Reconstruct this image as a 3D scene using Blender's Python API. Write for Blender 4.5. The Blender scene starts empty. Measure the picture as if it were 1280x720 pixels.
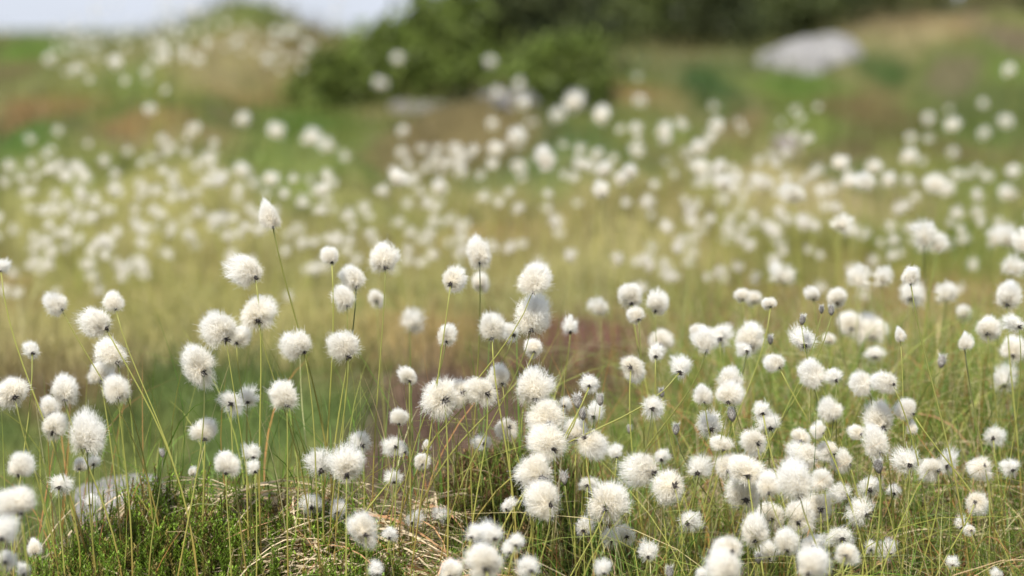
import bpy, math, random
import numpy as np
from mathutils import Vector, Matrix
random.seed(7)
rng = np.random.default_rng(7)
SC = bpy.context.scene
COL = SC.collection
PI = math.pi

# ------------------------------------------------------------------ camera geometry
CAM_Z = 0.45
FL = 1280 / 0.36                      # focal length in photo pixels (100 mm lens on a 36 mm sensor)
PITCH = math.atan(330 / FL)           # horizon about 30 px below the top edge
CP, SP = math.cos(PITCH), math.sin(PITCH)
FOCUS = 2.40

def ray(px, py):
    """direction through a photo pixel, scaled so that its depth along the optical axis is 1"""
    u, v = (px - 640) / FL, (360 - py) / FL
    return np.array([u, CP + v * SP, -SP + v * CP])

def at(px, py, d):
    return np.array([0, 0, CAM_Z]) + ray(px, py) * d

# ------------------------------------------------------------------ noise and terrain
def _hash(ix, iy, seed):
    h = (ix.astype(np.int64) * 374761393 + iy.astype(np.int64) * 668265263 + seed * 974634221) & 0xFFFFFFFF
    h = ((h ^ (h >> 13)) * 1274126177) & 0xFFFFFFFF
    h = h ^ (h >> 16)
    return (h & 0xFFFFFF) / float(0xFFFFFF)

def vn(x, y, seed=0):
    x, y = np.asarray(x, float), np.asarray(y, float)
    ix, iy = np.floor(x), np.floor(y)
    fx, fy = x - ix, y - iy
    fx, fy = fx * fx * (3 - 2 * fx), fy * fy * (3 - 2 * fy)
    a, b = _hash(ix, iy, seed), _hash(ix + 1, iy, seed)
    c, d = _hash(ix, iy + 1, seed), _hash(ix + 1, iy + 1, seed)
    return (a + (b - a) * fx) * (1 - fy) + (c + (d - c) * fx) * fy

def fbm(x, y, seed=0, octv=4):
    s, amp, tot = 0, 1.0, 0
    for k in range(octv):
        s = s + amp * vn(x * 2 ** k, y * 2 ** k, seed + k); tot += amp; amp *= .5
    return s / tot - .5

def sst(a, b, x):
    t = np.clip((x - a) / (b - a), 0, 1)
    return t * t * (3 - 2 * t)

def bump(x, y, cx, cy, rx, ry, p=2.0):
    return np.exp(-(((x - cx) / rx) ** 2 + ((y - cy) / ry) ** 2) ** (p / 2))

_tr = np.random.default_rng(99)
TUSS = []
for _ in range(120):
    ty = 5.2 + 8.3 * _tr.random() ** 1.1; tx = _tr.uniform(-1, 1) * (.2 * ty + .2)
    th_ = _tr.uniform(.03, .11) * (1 if ty < 8.5 else .5)
    if not (ty > 9.3 and .05 < tx < 1.3):
        TUSS.append((tx, ty, _tr.uniform(.10, .32), _tr.uniform(.12, .35), th_, int(_tr.integers(0, 7))))
def H(x, y):
    x, y = np.asarray(x, float), np.asarray(y, float)
    z = 0.0 * x
    # near ground falls away towards the viewer
    z = z - 0.09 * (1 - sst(2.25, 3.0, y)) - 0.10 * (1 - sst(1.7, 2.3, y))
    # hummock of heather and straw, small heathery knob beside it
    z = z + 0.074 * bump(x, y, -0.25, 2.50, .18, .15, 2.8) + .022 * fbm(x * 9, y * 9, 181) * bump(x, y, -.25, 2.45, .25, .2)
    z = z + 0.085 * bump(x, y, 0.0, 2.56, .09, .10, 2.6)
    z = z + 0.035 * bump(x, y, -0.06, 2.40, .14, .09, 2.4)
    z = z + 0.03 * bump(x, y, 0.42, 2.75, .2, .25, 2)
    # wet hollow behind the hummock with a peat bank beyond
    ye = y + .5 * fbm(x * 2.4, y * .7, 191) + .15 * fbm(x * 8, y * 3, 193)
    hol = sst(2.66, 2.85, y) * (1 - sst(3.38, 3.66, ye)) * (1 - sst(0.02, .24, x)) * sst(-1.5, -1.1, x)
    z = z - 0.12 * hol
    # open bog and the rise at its back
    far = sst(3.6, 4.6, y)
    z = z + far * (0.055 * fbm(x * .9, y * .9, 3) + 0.05 * fbm(x * 2.6, y * 2.6, 11))
    rise = sst(7.2, 11.2, y) * (1 - .75 * sst(14.5, 22, y))
    z = z + rise * (0.33 + 0.05 * fbm(x * .6, y * .6, 21))
    z = z + 0.07 * bump(x, y, -1.2, 10.4, .5, .7) + .15 * bump(x, y, -.95, 10.4, .28, .6) 
    z = z + 0.16 * bump(x, y, 1.52, 10.2, .42, .8) + 0.10 * bump(x, y, 1.95, 9.9, .4, .8) + .05 * bump(x, y, .55, 9.4, .5, .6)
    z = z - 0.05 * bump(x, y, 1.25, 9.4, .25, .5) - .04 * bump(x, y, -1.9, 11, .3, 1)
    z = z + 0.045 * sst(6.6, 7.6, y) * bump(x, y, -.7, 7.4, .55, .4) + .04 * bump(x, y, -1.7, 7.6, .4, .4)
    for (tx, ty, ra, rb, hh, _c) in TUSS: z = z + hh * bump(x, y, tx, ty, ra, rb, 2.6)
    z = z + 0.018 * fbm(x * 6, y * 6, 31) + 0.012 * fbm(x * 17, y * 17, 41) * (y < 5)
    z = z - 0.004 * np.clip(y - 30, 0, 250)
    return z

def h1(x, y):
    return float(H(np.array([x]), np.array([y]))[0])

def ground_hit(px, py, lift=0.0, dmin=2.6):
    """where the sight line through a photo pixel comes within LIFT of the ground"""
    d = np.concatenate([np.arange(dmin, 16, .01), np.arange(16, 60, .25)])
    r = ray(px, py)
    P = np.array([0, 0, CAM_Z])[None] + d[:, None] * r[None]
    g = P[:, 2] - H(P[:, 0], P[:, 1]) - lift
    k = np.where(g <= 0)[0]
    i = k[0] if len(k) else len(d) - 1
    return P[i], d[i]

# ------------------------------------------------------------------ ground cover colours (albedo, linear)
OLIVE = np.array([.275, .238, .102]); GREEN = np.array([.085, .150, .018]); BRIGHT = np.array([.105, .155, .025])
DKGREEN = np.array([.035, .075, .012]); RUST = np.array([.235, .140, .055]); STRAW = np.array([.31, .255, .12])
PEAT = np.array([.085, .055, .038]); MAUVE = np.array([.19, .125, .095]); MOSS = np.array([.12, .15, .025])
PATCHES = [  # photo x, y, half-widths in photo pixels, cover, weight
    (300, 330, 420, 95, OLIVE, .5), (720, 330, 260, 60, OLIVE, .8), (240, 400, 260, 50, np.array([.265, .24, .085]), .8),
    (350, 162, 120, 15, GREEN, .95), (30, 176, 45, 18, GREEN, .9), (150, 112, 150, 30, GREEN, .7), (25, 95, 50, 26, MOSS * .9, .7), (20, 55, 90, 10, np.array([.15, .11, .05]), .8),
    (50, 148, 75, 11, RUST, .9), (330, 122, 95, 11, RUST, .9), (450, 128, 50, 11, RUST, .9), (450, 218, 60, 22, np.array([.15, .105, .05]), .7),
    (240, 175, 60, 14, OLIVE, .6), (420, 165, 60, 12, MOSS, .7),
    (860, 228, 60, 20, MAUVE, .8), (700, 92, 70, 24, MOSS, .9), (880, 106, 34, 26, DKGREEN, .95), (830, 60, 80, 12, RUST, .9),
    (760, 105, 60, 18, GREEN, .8), (620, 180, 24, 16, BRIGHT, .9), (1265, 70, 45, 40, BRIGHT, .9), (990, 130, 60, 16, MOSS, .8),
    (1000, 105, 60, 20, GREEN, .8), (900, 198, 34, 12, GREEN, .9), (1105, 100, 24, 22, DKGREEN, .9), (1185, 105, 38, 22, np.array([.15, .115, .07]), .7),
    (1090, 155, 70, 22, np.array([.16, .11, .045]), .8), (1150, 42, 48, 20, STRAW * .9, .75), (1260, 12, 60, 14, MAUVE, .7), (930, 175, 40, 14, MOSS, .8),
    (480, 140, 40, 10, OLIVE, .5), (290, 80, 120, 40, np.array([.20, .17, .065]), .6), (265, 15, 40, 14, np.array([.15, .095, .05]), .8),
    (1180, 330, 110, 45, MOSS, .8), (1000, 330, 90, 30, MOSS, .5), (960, 415, 160, 34, np.array([.17, .09, .045]), .85), (1180, 400, 90, 26, np.array([.2, .15, .06]), .7),
    (752, 438, 105, 52, np.array([.135, .062, .045]), 1.0), (640, 440, 40, 40, DKGREEN, .6), (330, 482, 200, 24, np.array([.08, .115, .02]), .8), (60, 500, 90, 26, np.array([.12, .085, .05]), .7), (520, 470, 60, 22, MAUVE, .6),
]
FIELD = []
for (px, py, rx, ry, c, w) in PATCHES:
    P, d = ground_hit(px, py)
    a, _ = ground_hit(px, py - ry); b, _ = ground_hit(px, py + ry)
    FIELD.append((P[0], P[1], rx * d / FL, min(.55, max(.06, abs(a[1] - b[1]) / 2)), c, w))

def cover(x, y):
    """albedo of the ground cover at world points"""
    x, y = np.asarray(x, float), np.asarray(y, float)
    c = np.repeat((OLIVE * .92)[None], len(x), 0)
    m = sst(-.08, .2, fbm(x * .8, y * 1.1, 51))[:, None]; c = c * (1 - .55 * m) + MOSS * .55 * m
    m = sst(.0, .16, fbm(x * 1.9, y * 1.5, 61))[:, None]; c = c * (1 - .6 * m) + RUST * .6 * m
    m = sst(.03, .17, fbm(x * 4.1, y * 2.7, 65))[:, None]; c = c * (1 - .55 * m) + GREEN * .55 * m
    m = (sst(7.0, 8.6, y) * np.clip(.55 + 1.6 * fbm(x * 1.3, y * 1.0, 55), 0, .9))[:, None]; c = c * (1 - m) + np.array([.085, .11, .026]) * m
    wx, wy = x + .10 * fbm(x * 5, y * 5, 71) * 2, y + .25 * fbm(x * 4, y * 4, 81) * 2
    for (cx, cy, rx, ry, k, w) in FIELD:
        m = (w * (1 - sst(.55, 1.25, np.sqrt(((wx - cx) / rx) ** 2 + ((wy - cy) / ry) ** 2))))[:, None]
        c = c * (1 - m) + k * m
    pal = [GREEN, BRIGHT, RUST, STRAW * .85, MOSS, DKGREEN, np.array([.15, .10, .05])]
    for (tx, ty, ra, rb, hh, ci) in TUSS:
        m = (.7 * (1 - sst(.5, 1.4, np.sqrt(((wx - tx) / ra) ** 2 + ((wy - ty) / rb) ** 2))))[:, None]
        if ty > 6.2: c = c * (1 - m) + pal[ci] * m
    near = (1 - sst(2.9, 3.2, y))[:, None]
    ye = y + .5 * fbm(x * 2.4, y * .7, 191) + .15 * fbm(x * 8, y * 3, 193)
    hollow = (sst(2.66, 2.8, y) * (1 - sst(3.56, 3.80, ye)) * (1 - sst(.05, .28, x)))[:, None]
    c = c * (1 - near) + np.array([.07, .062, .025]) * near
    pe = PEAT * (1 - .0) ; gm = np.array([.062, .09, .022]) + sst(-.06, .10, fbm(x * 3.0, y * 3.0, 171))[:, None] * np.array([.075, .012, .022]) + sst(.0, .14, fbm(x * 4.2, y * 4.2, 175))[:, None] * np.array([.045, .035, .012])
    mixp = sst(-.23, -.14, x + .2 * fbm(x * 6, y * 6, 91))[:, None]
    c = c * (1 - hollow) + (gm * (1 - mixp) + pe * mixp) * hollow
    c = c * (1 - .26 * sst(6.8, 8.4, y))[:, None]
    return c * (1 + .35 * fbm(x * 9, y * 9, 101))[:, None]

# ------------------------------------------------------------------ helpers
def tag(o, label=None, cat=None, group=None, kind=None):
    if label: o['label'] = label
    if cat: o['category'] = cat
    if group: o['group'] = group
    if kind: o['kind'] = kind
    return o

def empty(name, loc):
    o = bpy.data.objects.new(name, None); o.location = loc; o.empty_display_size = .02
    COL.objects.link(o); return o

def mesh_np(name, verts, faces_flat, sizes, mat=None, cols=None, smooth=True, midx=None):
    me = bpy.data.meshes.new(name)
    verts = np.asarray(verts, np.float32); faces_flat = np.asarray(faces_flat, np.int32); sizes = np.asarray(sizes, np.int32)
    me.vertices.add(len(verts)); me.vertices.foreach_set('co', verts.ravel())
    me.loops.add(len(faces_flat)); me.loops.foreach_set('vertex_index', faces_flat)
    me.polygons.add(len(sizes))
    starts = np.concatenate([[0], np.cumsum(sizes)[:-1]]).astype(np.int32)
    me.polygons.foreach_set('loop_start', starts); me.polygons.foreach_set('loop_total', sizes)
    if smooth: me.polygons.foreach_set('use_smooth', np.ones(len(sizes), bool))
    if cols is not None:
        ca = me.color_attributes.new('tint', 'FLOAT_COLOR', 'POINT')
        c4 = np.ones((len(verts), 4), np.float32); c4[:, :3] = np.clip(cols, 0, 1)
        ca.data.foreach_set('color', c4.ravel())
    for m in (mat if isinstance(mat, (list, tuple)) else [mat]):
        if m: me.materials.append(m)
    if midx is not None: me.polygons.foreach_set('material_index', np.asarray(midx, np.int32))
    me.update(calc_edges=True); me.validate()
    return me

def link(name, me, parent=None):
    o = bpy.data.objects.new(name, me); COL.objects.link(o)
    if parent: o.parent = parent
    return o

def ribbons(P, W, side, cols=None):
    """P (n,k,3) spines, W (n,k) half widths, side (n,3) or (n,k,3); returns verts, faces, sizes, cols"""
    n, k, _ = P.shape
    if side.ndim == 2: side = np.repeat(side[:, None], k, 1)
    L, R = P - side * W[..., None], P + side * W[..., None]
    V = np.stack([L, R], 2).reshape(n * k * 2, 3)
    b = (np.arange(n) * k * 2)[:, None] + (np.arange(k - 1) * 2)[None]
    F = np.stack([b, b + 1, b + 3, b + 2], -1).reshape(-1)
    C = None
    if cols is not None:
        cols = cols if cols.ndim == 3 else np.repeat(cols[:, None], k, 1)
        C = np.repeat(cols[:, :, None], 2, 2).reshape(-1, 3)
    return V, F, np.full(n * (k - 1), 4), C

def merge(parts):
    V, F, S, C, off = [], [], [], [], 0
    for (v, f, s, c) in parts:
        V.append(v); F.append(np.asarray(f) + off); S.append(s); off += len(v)
        if c is not None: C.append(c)
    return np.concatenate(V), np.concatenate(F), np.concatenate(S), (np.concatenate(C) if C else None)

def unit(v):
    return v / np.maximum(1e-9, np.linalg.norm(v, axis=-1, keepdims=True))

def tube(P, rad, nside=6, cols=None):
    """one tube along P (k,3)"""
    P = np.asarray(P, float); k = len(P)
    T = unit(np.gradient(P, axis=0))
    ref = np.array([1.0, .01, 0]) if abs(T[0, 0]) < .9 else np.array([0, 1.0, 0])
    A = unit(np.cross(T, ref)); B = np.cross(T, A)
    th = np.arange(nside) / nside * 2 * PI
    V = P[:, None] + (A[:, None] * np.cos(th)[None, :, None] + B[:, None] * np.sin(th)[None, :, None]) * np.asarray(rad)[:, None, None]
    V = V.reshape(-1, 3)
    F = []
    for i in range(k - 1):
        for j in range(nside):
            F += [i * nside + j, i * nside + (j + 1) % nside, (i + 1) * nside + (j + 1) % nside, (i + 1) * nside + j]
    C = None if cols is None else np.repeat(np.asarray(cols), nside, 0)
    S = np.full((k - 1) * nside, 4)
    F += list(range(nside))[::-1] + list(range((k - 1) * nside, k * nside)); S = np.concatenate([S, [nside, nside]])
    return V, np.array(F), S, C

# ------------------------------------------------------------------ materials
def new_mat(name):
    m = bpy.data.materials.new(name); m.use_nodes = True
    nt = m.node_tree; nt.nodes.clear()
    out = nt.nodes.new('ShaderNodeOutputMaterial')
    return m, nt, out

def leafy(name, gain=1.0, transl=.45, rough=.55, spec=.25, noise_scale=0.0, const=None):
    """thin plant tissue: reflects and lets light through, tinted per blade by its own albedo"""
    m, nt, out = new_mat(name)
    N = nt.nodes
    if const is None:
        a = N.new('ShaderNodeVertexColor'); a.layer_name = 'tint'; src = a.outputs['Color']
    else:
        a = N.new('ShaderNodeRGB'); a.outputs[0].default_value = (*const, 1); src = a.outputs[0]
    if noise_scale:
        tc = N.new('ShaderNodeTexCoord'); no = N.new('ShaderNodeTexNoise'); no.inputs['Scale'].default_value = noise_scale
        nt.links.new(tc.outputs['Object'], no.inputs['Vector'])
        mr = N.new('ShaderNodeMapRange'); mr.inputs['To Min'].default_value = .7 * gain; mr.inputs['To Max'].default_value = 1.3 * gain
        nt.links.new(no.outputs['Fac'], mr.inputs['Value'])
        mx = N.new('ShaderNodeVectorMath'); mx.operation = 'SCALE'
        nt.links.new(src, mx.inputs[0]); nt.links.new(mr.outputs[0], mx.inputs['Scale']); src = mx.outputs[0]
    pb = N.new('ShaderNodeBsdfPrincipled'); pb.inputs['Roughness'].default_value = rough
    pb.inputs['Specular IOR Level'].default_value = spec
    nt.links.new(src, pb.inputs['Base Color'])
    tr = N.new('ShaderNodeBsdfTranslucent'); nt.links.new(src, tr.inputs['Color'])
    ms = N.new('ShaderNodeMixShader'); ms.inputs[0].default_value = transl
    nt.links.new(pb.outputs[0], ms.inputs[1]); nt.links.new(tr.outputs[0], ms.inputs[2])
    nt.links.new(ms.outputs[0], out.inputs['Surface'])
    return m

M_FLUFF = leafy('cotton_hair', transl=.5, rough=.7, spec=.1)
M_BRACT = leafy('dark_bract', transl=.1, rough=.6, spec=.2)
M_STEM = leafy('stem_green', transl=.15, rough=.45, spec=.35)
M_BLADE = leafy('grass_blade', transl=.4, rough=.5, spec=.3)
M_STRAW = leafy('dry_straw', transl=.3, rough=.6, spec=.2)
M_HEATH = leafy('heather_leaf', transl=.45, rough=.5, spec=.25)
M_LEAF = leafy('shrub_leaf', transl=.5, rough=.5, spec=.3)
M_BARK = leafy('shrub_bark', transl=.0, rough=.8, const=(.10, .075, .055), noise_scale=40)

def ground_mat():
    m, nt, out = new_mat('bog_ground'); N = nt.nodes
    a = N.new('ShaderNodeVertexColor'); a.layer_name = 'tint'
    tc = N.new('ShaderNodeTexCoord')
    no = N.new('ShaderNodeTexNoise'); no.inputs['Scale'].default_value = 28; no.inputs['Detail'].default_value = 8
    n2 = N.new('ShaderNodeTexNoise'); n2.inputs['Scale'].default_value = 160; n2.inputs['Detail'].default_value = 4
    for n in (no, n2): nt.links.new(tc.outputs['Object'], n.inputs['Vector'])
    mr = N.new('ShaderNodeMapRange'); mr.inputs['To Min'].default_value = .55; mr.inputs['To Max'].default_value = 1.4
    nt.links.new(no.outputs['Fac'], mr.inputs['Value'])
    mx = N.new('ShaderNodeVectorMath'); mx.operation = 'SCALE'
    nt.links.new(a.outputs['Color'], mx.inputs[0]); nt.links.new(mr.outputs[0], mx.inputs['Scale'])
    bp = N.new('ShaderNodeBump'); bp.inputs['Strength'].default_value = .6; bp.inputs['Distance'].default_value = .02
    nt.links.new(n2.outputs['Fac'], bp.inputs['Height'])
    pb = N.new('ShaderNodeBsdfPrincipled'); pb.inputs['Roughness'].default_value = .9; pb.inputs['Specular IOR Level'].default_value = .15
    nt.links.new(mx.outputs[0], pb.inputs['Base Color']); nt.links.new(bp.outputs[0], pb.inputs['Normal'])
    nt.links.new(pb.outputs[0], out.inputs['Surface'])
    return m

def rock_mat(name, c1, c2, c3):
    m, nt, out = new_mat(name); N = nt.nodes
    tc = N.new('ShaderNodeTexCoord')
    no = N.new('ShaderNodeTexNoise'); no.inputs['Scale'].default_value = 9; no.inputs['Detail'].default_value = 10; no.inputs['Roughness'].default_value = .65
    n2 = N.new('ShaderNodeTexNoise'); n2.inputs['Scale'].default_value = 55; n2.inputs['Detail'].default_value = 6
    for n in (no, n2): nt.links.new(tc.outputs['Object'], n.inputs['Vector'])
    cr = N.new('ShaderNodeValToRGB'); e = cr.color_ramp.elements
    e[0].position = .36; e[0].color = (*c1, 1); e[1].position = .56; e[1].color = (*c2, 1)
    x = e.new(.7); x.color = (*c3, 1)
    nt.links.new(no.outputs['Fac'], cr.inputs[0])
    mr = N.new('ShaderNodeMapRange'); mr.inputs['To Min'].default_value = .7; mr.inputs['To Max'].default_value = 1.25
    nt.links.new(n2.outputs['Fac'], mr.inputs['Value'])
    mx = N.new('ShaderNodeVectorMath'); mx.operation = 'SCALE'
    nt.links.new(cr.outputs[0], mx.inputs[0]); nt.links.new(mr.outputs[0], mx.inputs['Scale'])
    bp = N.new('ShaderNodeBump'); bp.inputs['Strength'].default_value = .5; bp.inputs['Distance'].default_value = .02
    nt.links.new(no.outputs['Fac'], bp.inputs['Height'])
    pb = N.new('ShaderNodeBsdfPrincipled'); pb.inputs['Roughness'].default_value = .8
    nt.links.new(mx.outputs[0], pb.inputs['Base Color']); nt.links.new(bp.outputs[0], pb.inputs['Normal'])
    nt.links.new(pb.outputs[0], out.inputs['Surface'])
    return m

# ------------------------------------------------------------------ ground: one sheet to the horizon
ys = np.concatenate([np.linspace(-6, 1.5, 20)[:-1], np.arange(1.5, 4.6, .0125), np.arange(4.6, 16, .05), np.geomspace(16, 600, 46)])
s = np.linspace(-1, 1, 341)
xs = 0.14 * s + .86 * s ** 5
GX = (3 + 1.2 * np.abs(ys))[:, None] * xs[None]
GY = np.repeat(ys[:, None], len(s), 1)
gx, gy = GX.ravel(), GY.ravel()
gz = H(gx, gy)
nr, nc = GX.shape
i, j = np.meshgrid(np.arange(nr - 1), np.arange(nc - 1), indexing='ij')
b = (i * nc + j).ravel()
F = np.stack([b, b + 1, b + nc + 1, b + nc], 1).ravel()
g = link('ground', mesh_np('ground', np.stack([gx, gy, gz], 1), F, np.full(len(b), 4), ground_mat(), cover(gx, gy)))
tag(g, kind='structure')

# ------------------------------------------------------------------ cottongrass heads (prototype meshes, local +Z points out of the stem)
WHITE = np.array([.93, .925, .90]); CREAM = np.array([.90, .83, .67])
SIDES = lambda n, r: unit(r.normal(size=(n, 3)))

def fluff_mesh(name, seed, style='round', n=5200, k=5, hw=.0095):
    """unit head: radius about 1, centre near z = .62; silky hairs spring from the receptacle, tangle and mat into an uneven tuft"""
    r = np.random.default_rng(seed)
    nt_ = {'round': 60, 'egg': 60, 'ragged': 70}[style]
    spread = {'round': -.84, 'egg': -.5, 'ragged': -.80}[style]
    cz = r.uniform(spread, 1, nt_); ph = r.uniform(0, 2 * PI, nt_)
    sx = np.sqrt(1 - cz ** 2)
    td = np.stack([sx * np.cos(ph), sx * np.sin(ph), cz], 1)
    which = r.integers(0, nt_, n)
    jit = {'round': .21, 'egg': .22, 'ragged': .20}[style]
    d = unit(td[which] + r.normal(size=(n, 3)) * jit)
    sway = np.array([r.normal(0, .16), r.normal(0, .16), 0])
    ctr = np.array([0, 0, .60]) + sway * .5
    ax = np.array([r.uniform(.84, 1.08), r.uniform(.84, 1.08), {'round': r.uniform(.88, 1.12), 'egg': 1.25, 'ragged': .95}[style]])
    # lobes: the outline of a wind-pulled tuft
    lob = np.zeros(n)
    for q in range(6):
        v = unit(r.normal(size=3)); lob += r.uniform(-.2, .2) * np.clip(d @ v, 0, 1) ** 3
    surf = ctr + d * ax * (1 + lob * (1.0 if style != 'egg' else .5))[:, None]
    surf += sway * np.clip(d[:, 2:3] + .3, 0, 1) * .7
    if style == 'egg':
        zz = np.clip((surf[:, 2] - .2) / 1.6, 0, 1); surf[:, :2] *= (1.02 - .52 * zz ** 1.8)[:, None]
    tl = r.uniform(.80, 1.13, nt_) if style != 'ragged' else r.uniform(.60, 1.15, nt_)
    L = tl[which] * (r.beta(3.2, 1.6, n) * .55 + .52)
    stray = r.random(n) < .09; L[stray] *= r.uniform(1.02, 1.22, stray.sum())
    tip = ctr + (surf - ctr) * L[:, None]
    root = np.stack([r.normal(0, .09, n), r.normal(0, .09, n), np.abs(r.normal(.12, .12, n))], 1)
    if style == 'egg': root[:, 2] *= 1.6
    # matted hairs start inside the tuft and run more along its surface
    mat = r.random(n) < {'round': .22, 'egg': .3, 'ragged': .12}[style]
    tang = unit(np.cross(d, r.normal(size=(n, 3))))
    start = ctr + (surf - ctr) * r.uniform(.35, .85, (n, 1)) - tang * r.uniform(.1, .3, (n, 1))
    root = np.where(mat[:, None], start, root)
    tip = np.where(mat[:, None], ctr + (surf - ctr) * np.minimum(L, 1.04)[:, None] + tang * r.uniform(.0, .15, (n, 1)), tip)
    t = np.linspace(0, 1, k)[None, :, None]
    fwd = np.array([0, 0, 1.0])
    mid = root + (tip - root) * .5 + fwd * (.26 if style != 'egg' else .1) * (1 - d[:, 2:3]) * np.where(mat, .1, .6)[:, None] + r.normal(size=(n, 3)) * .07
    P = root[:, None] * (1 - t) ** 2 + 2 * mid[:, None] * t * (1 - t) + tip[:, None] * t ** 2
    wob = r.normal(size=(n, 1, 3)) * .10 * np.sin(t * PI * r.uniform(1, 2.4, (n, 1, 1)) + r.uniform(0, 6, (n, 1, 1))) * t
    P = P + wob
    W = hw * (1 - .72 * np.linspace(0, 1, k) ** 1.5)[None] * r.uniform(.7, 1.3, (n, 1))
    # creamy towards the receptacle, white at the hair tips
    dist = np.linalg.norm(P - np.array([0, 0, .1]), axis=-1)
    warm = np.clip(1.25 - dist * .85, 0, 1)
    wa = {'round': .6, 'egg': .75, 'ragged': .25}[style]
    C = WHITE + (CREAM - WHITE) * (warm * wa)[..., None]
    C = C * r.uniform(.96, 1.02, (n, 1, 1))
    V, F, S, C = ribbons(P, W, SIDES(n, r), C)
    return mesh_np(name, V, F, S, M_FLUFF, C)

def bract_mesh(name, seed, n=12, ln=.27):
    """dark papery scales round the receptacle"""
    r = np.random.default_rng(seed)
    parts = []
    th = np.arange(n) / n * 2 * PI + r.uniform(-.3, .3, n)
    dirs = np.stack([np.cos(th), np.sin(th), r.uniform(-.9, .9, n)], 1)
    dirs = unit(dirs)
    L = ln * r.uniform(.6, 1.2, n)
    t = np.linspace(0, 1, 4)
    P = np.array([0, 0, -.02])[None, None] + dirs[:, None] * (L[:, None] * t[None])[..., None] + np.array([0, 0, -1])[None, None] * (t ** 2 * .08)[None, :, None]
    W = .055 * np.array([.8, 1, .7, .05])[None] * np.ones((n, 1))
    side = unit(np.cross(dirs, np.array([0, 0, 1.0])))
    base = np.array([.055, .046, .042]); tipc = np.array([.20, .18, .16])
    C = base + (tipc - base) * np.array([0, .1, .5, 1])[None, :, None] * r.uniform(.3, 1, (n, 1, 1))
    parts.append(ribbons(P, W, side, C))
    # swollen receptacle
    z = np.linspace(-.16, .26, 6)
    v, f, s_, c = tube(np.stack([z * 0, z * 0, z], 1), np.array([.03, .08, .11, .11, .08, .03]), 8, np.repeat(np.array([[.05, .042, .036]]), 6, 0))
    parts.append((v, f, s_, c))
    V, F, S, C = merge(parts)
    return mesh_np(name, V, F, S, M_BRACT, C)

def bud_mesh(name, seed):
    """closed or spent spikelet: overlapping grey scales on a spindle, unit length about 2"""
    r = np.random.default_rng(seed)
    parts = []
    z = np.linspace(-.9, .95, 9)
    prof = np.array([.12, .36, .50, .55, .53, .46, .36, .24, .06])
    v, f, s_, c = tube(np.stack([z * 0, z * 0, z], 1), prof, 9, np.repeat(np.array([[.16, .14, .12]]), 9, 0))
    parts.append((v, f, s_, c))
    n = 70
    u = (np.arange(n) + .5) / n
    th = np.arange(n) * 2.39996
    zz = -.9 + 1.55 * u
    rr = np.interp(zz, z, prof)
    root = np.stack([rr * np.cos(th), rr * np.sin(th), zz], 1)
    out = np.stack([np.cos(th), np.sin(th), np.full(n, 1.9)], 1)
    t = np.linspace(0, 1, 4)
    P = root[:, None] + unit(out)[:, None] * (.42 * r.uniform(.8, 1.2, (n, 1)) * t[None])[..., None]
    W = .15 * np.array([.8, 1, .7, .05])[None] * np.ones((n, 1))
    side = np.stack([-np.sin(th), np.cos(th), np.zeros(n)], 1)
    a, bb = np.array([.19, .17, .145]), np.array([.78, .75, .69])
    C = a + (bb - a) * np.array([0, .15, .65, 1])[None, :, None] * r.uniform(.4, 1, (n, 1, 1))
    parts.append(ribbons(P, W, side, C))
    V, F, S, C = merge(parts)
    return mesh_np(name, V, F, S, M_BRACT, C)

def wisp_mesh(name, seed, n=160):
    """few white hairs escaping from a bud"""
    r = np.random.default_rng(seed)
    th = r.uniform(0, 2 * PI, n); z0 = r.uniform(-.2, .9, n)
    root = np.stack([.3 * np.cos(th), .3 * np.sin(th), z0], 1)
    d = unit(np.stack([np.cos(th), np.sin(th), r.uniform(-.2, 1.6, n)], 1) + r.normal(size=(n, 3)) * .25)
    t = np.linspace(0, 1, 4)
    P = root[:, None] + d[:, None] * (r.uniform(.3, .95, (n, 1)) * t[None])[..., None]
    W = .018 * np.array([1, .9, .7, .25])[None] * np.ones((n, 1))
    V, F, S, C = ribbons(P, W, SIDES(n, r), np.repeat((WHITE * .95)[None], n, 0))
    return mesh_np(name, V, F, S, M_FLUFF, C)

ROUND = [fluff_mesh('fluff_round', 100 + q) for q in range(12)]
EGG = [fluff_mesh('fluff_egg', 200 + q, 'egg') for q in range(2)]
RAG = [fluff_mesh('fluff_ragged', 300 + q, 'ragged', n=1900, hw=.0105) for q in range(8)]
SOFT = [fluff_mesh('fluff_soft', 400 + q, n=700, k=4, hw=.02) for q in range(4)]
BRACT = [bract_mesh('bract', 500 + q) for q in range(4)]
BUDS = [bud_mesh('bud', 600 + q) for q in range(3)]
WISPS = [wisp_mesh('bud_wisp', 620 + q) for q in range(3)]

STEM_TOP = np.array([.13, .15, .03]); STEM_YEL = np.array([.32, .32, .075]); STEM_LOW = np.array([.30, .17, .05]); STEM_DK = np.array([.06, .075, .025])

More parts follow.
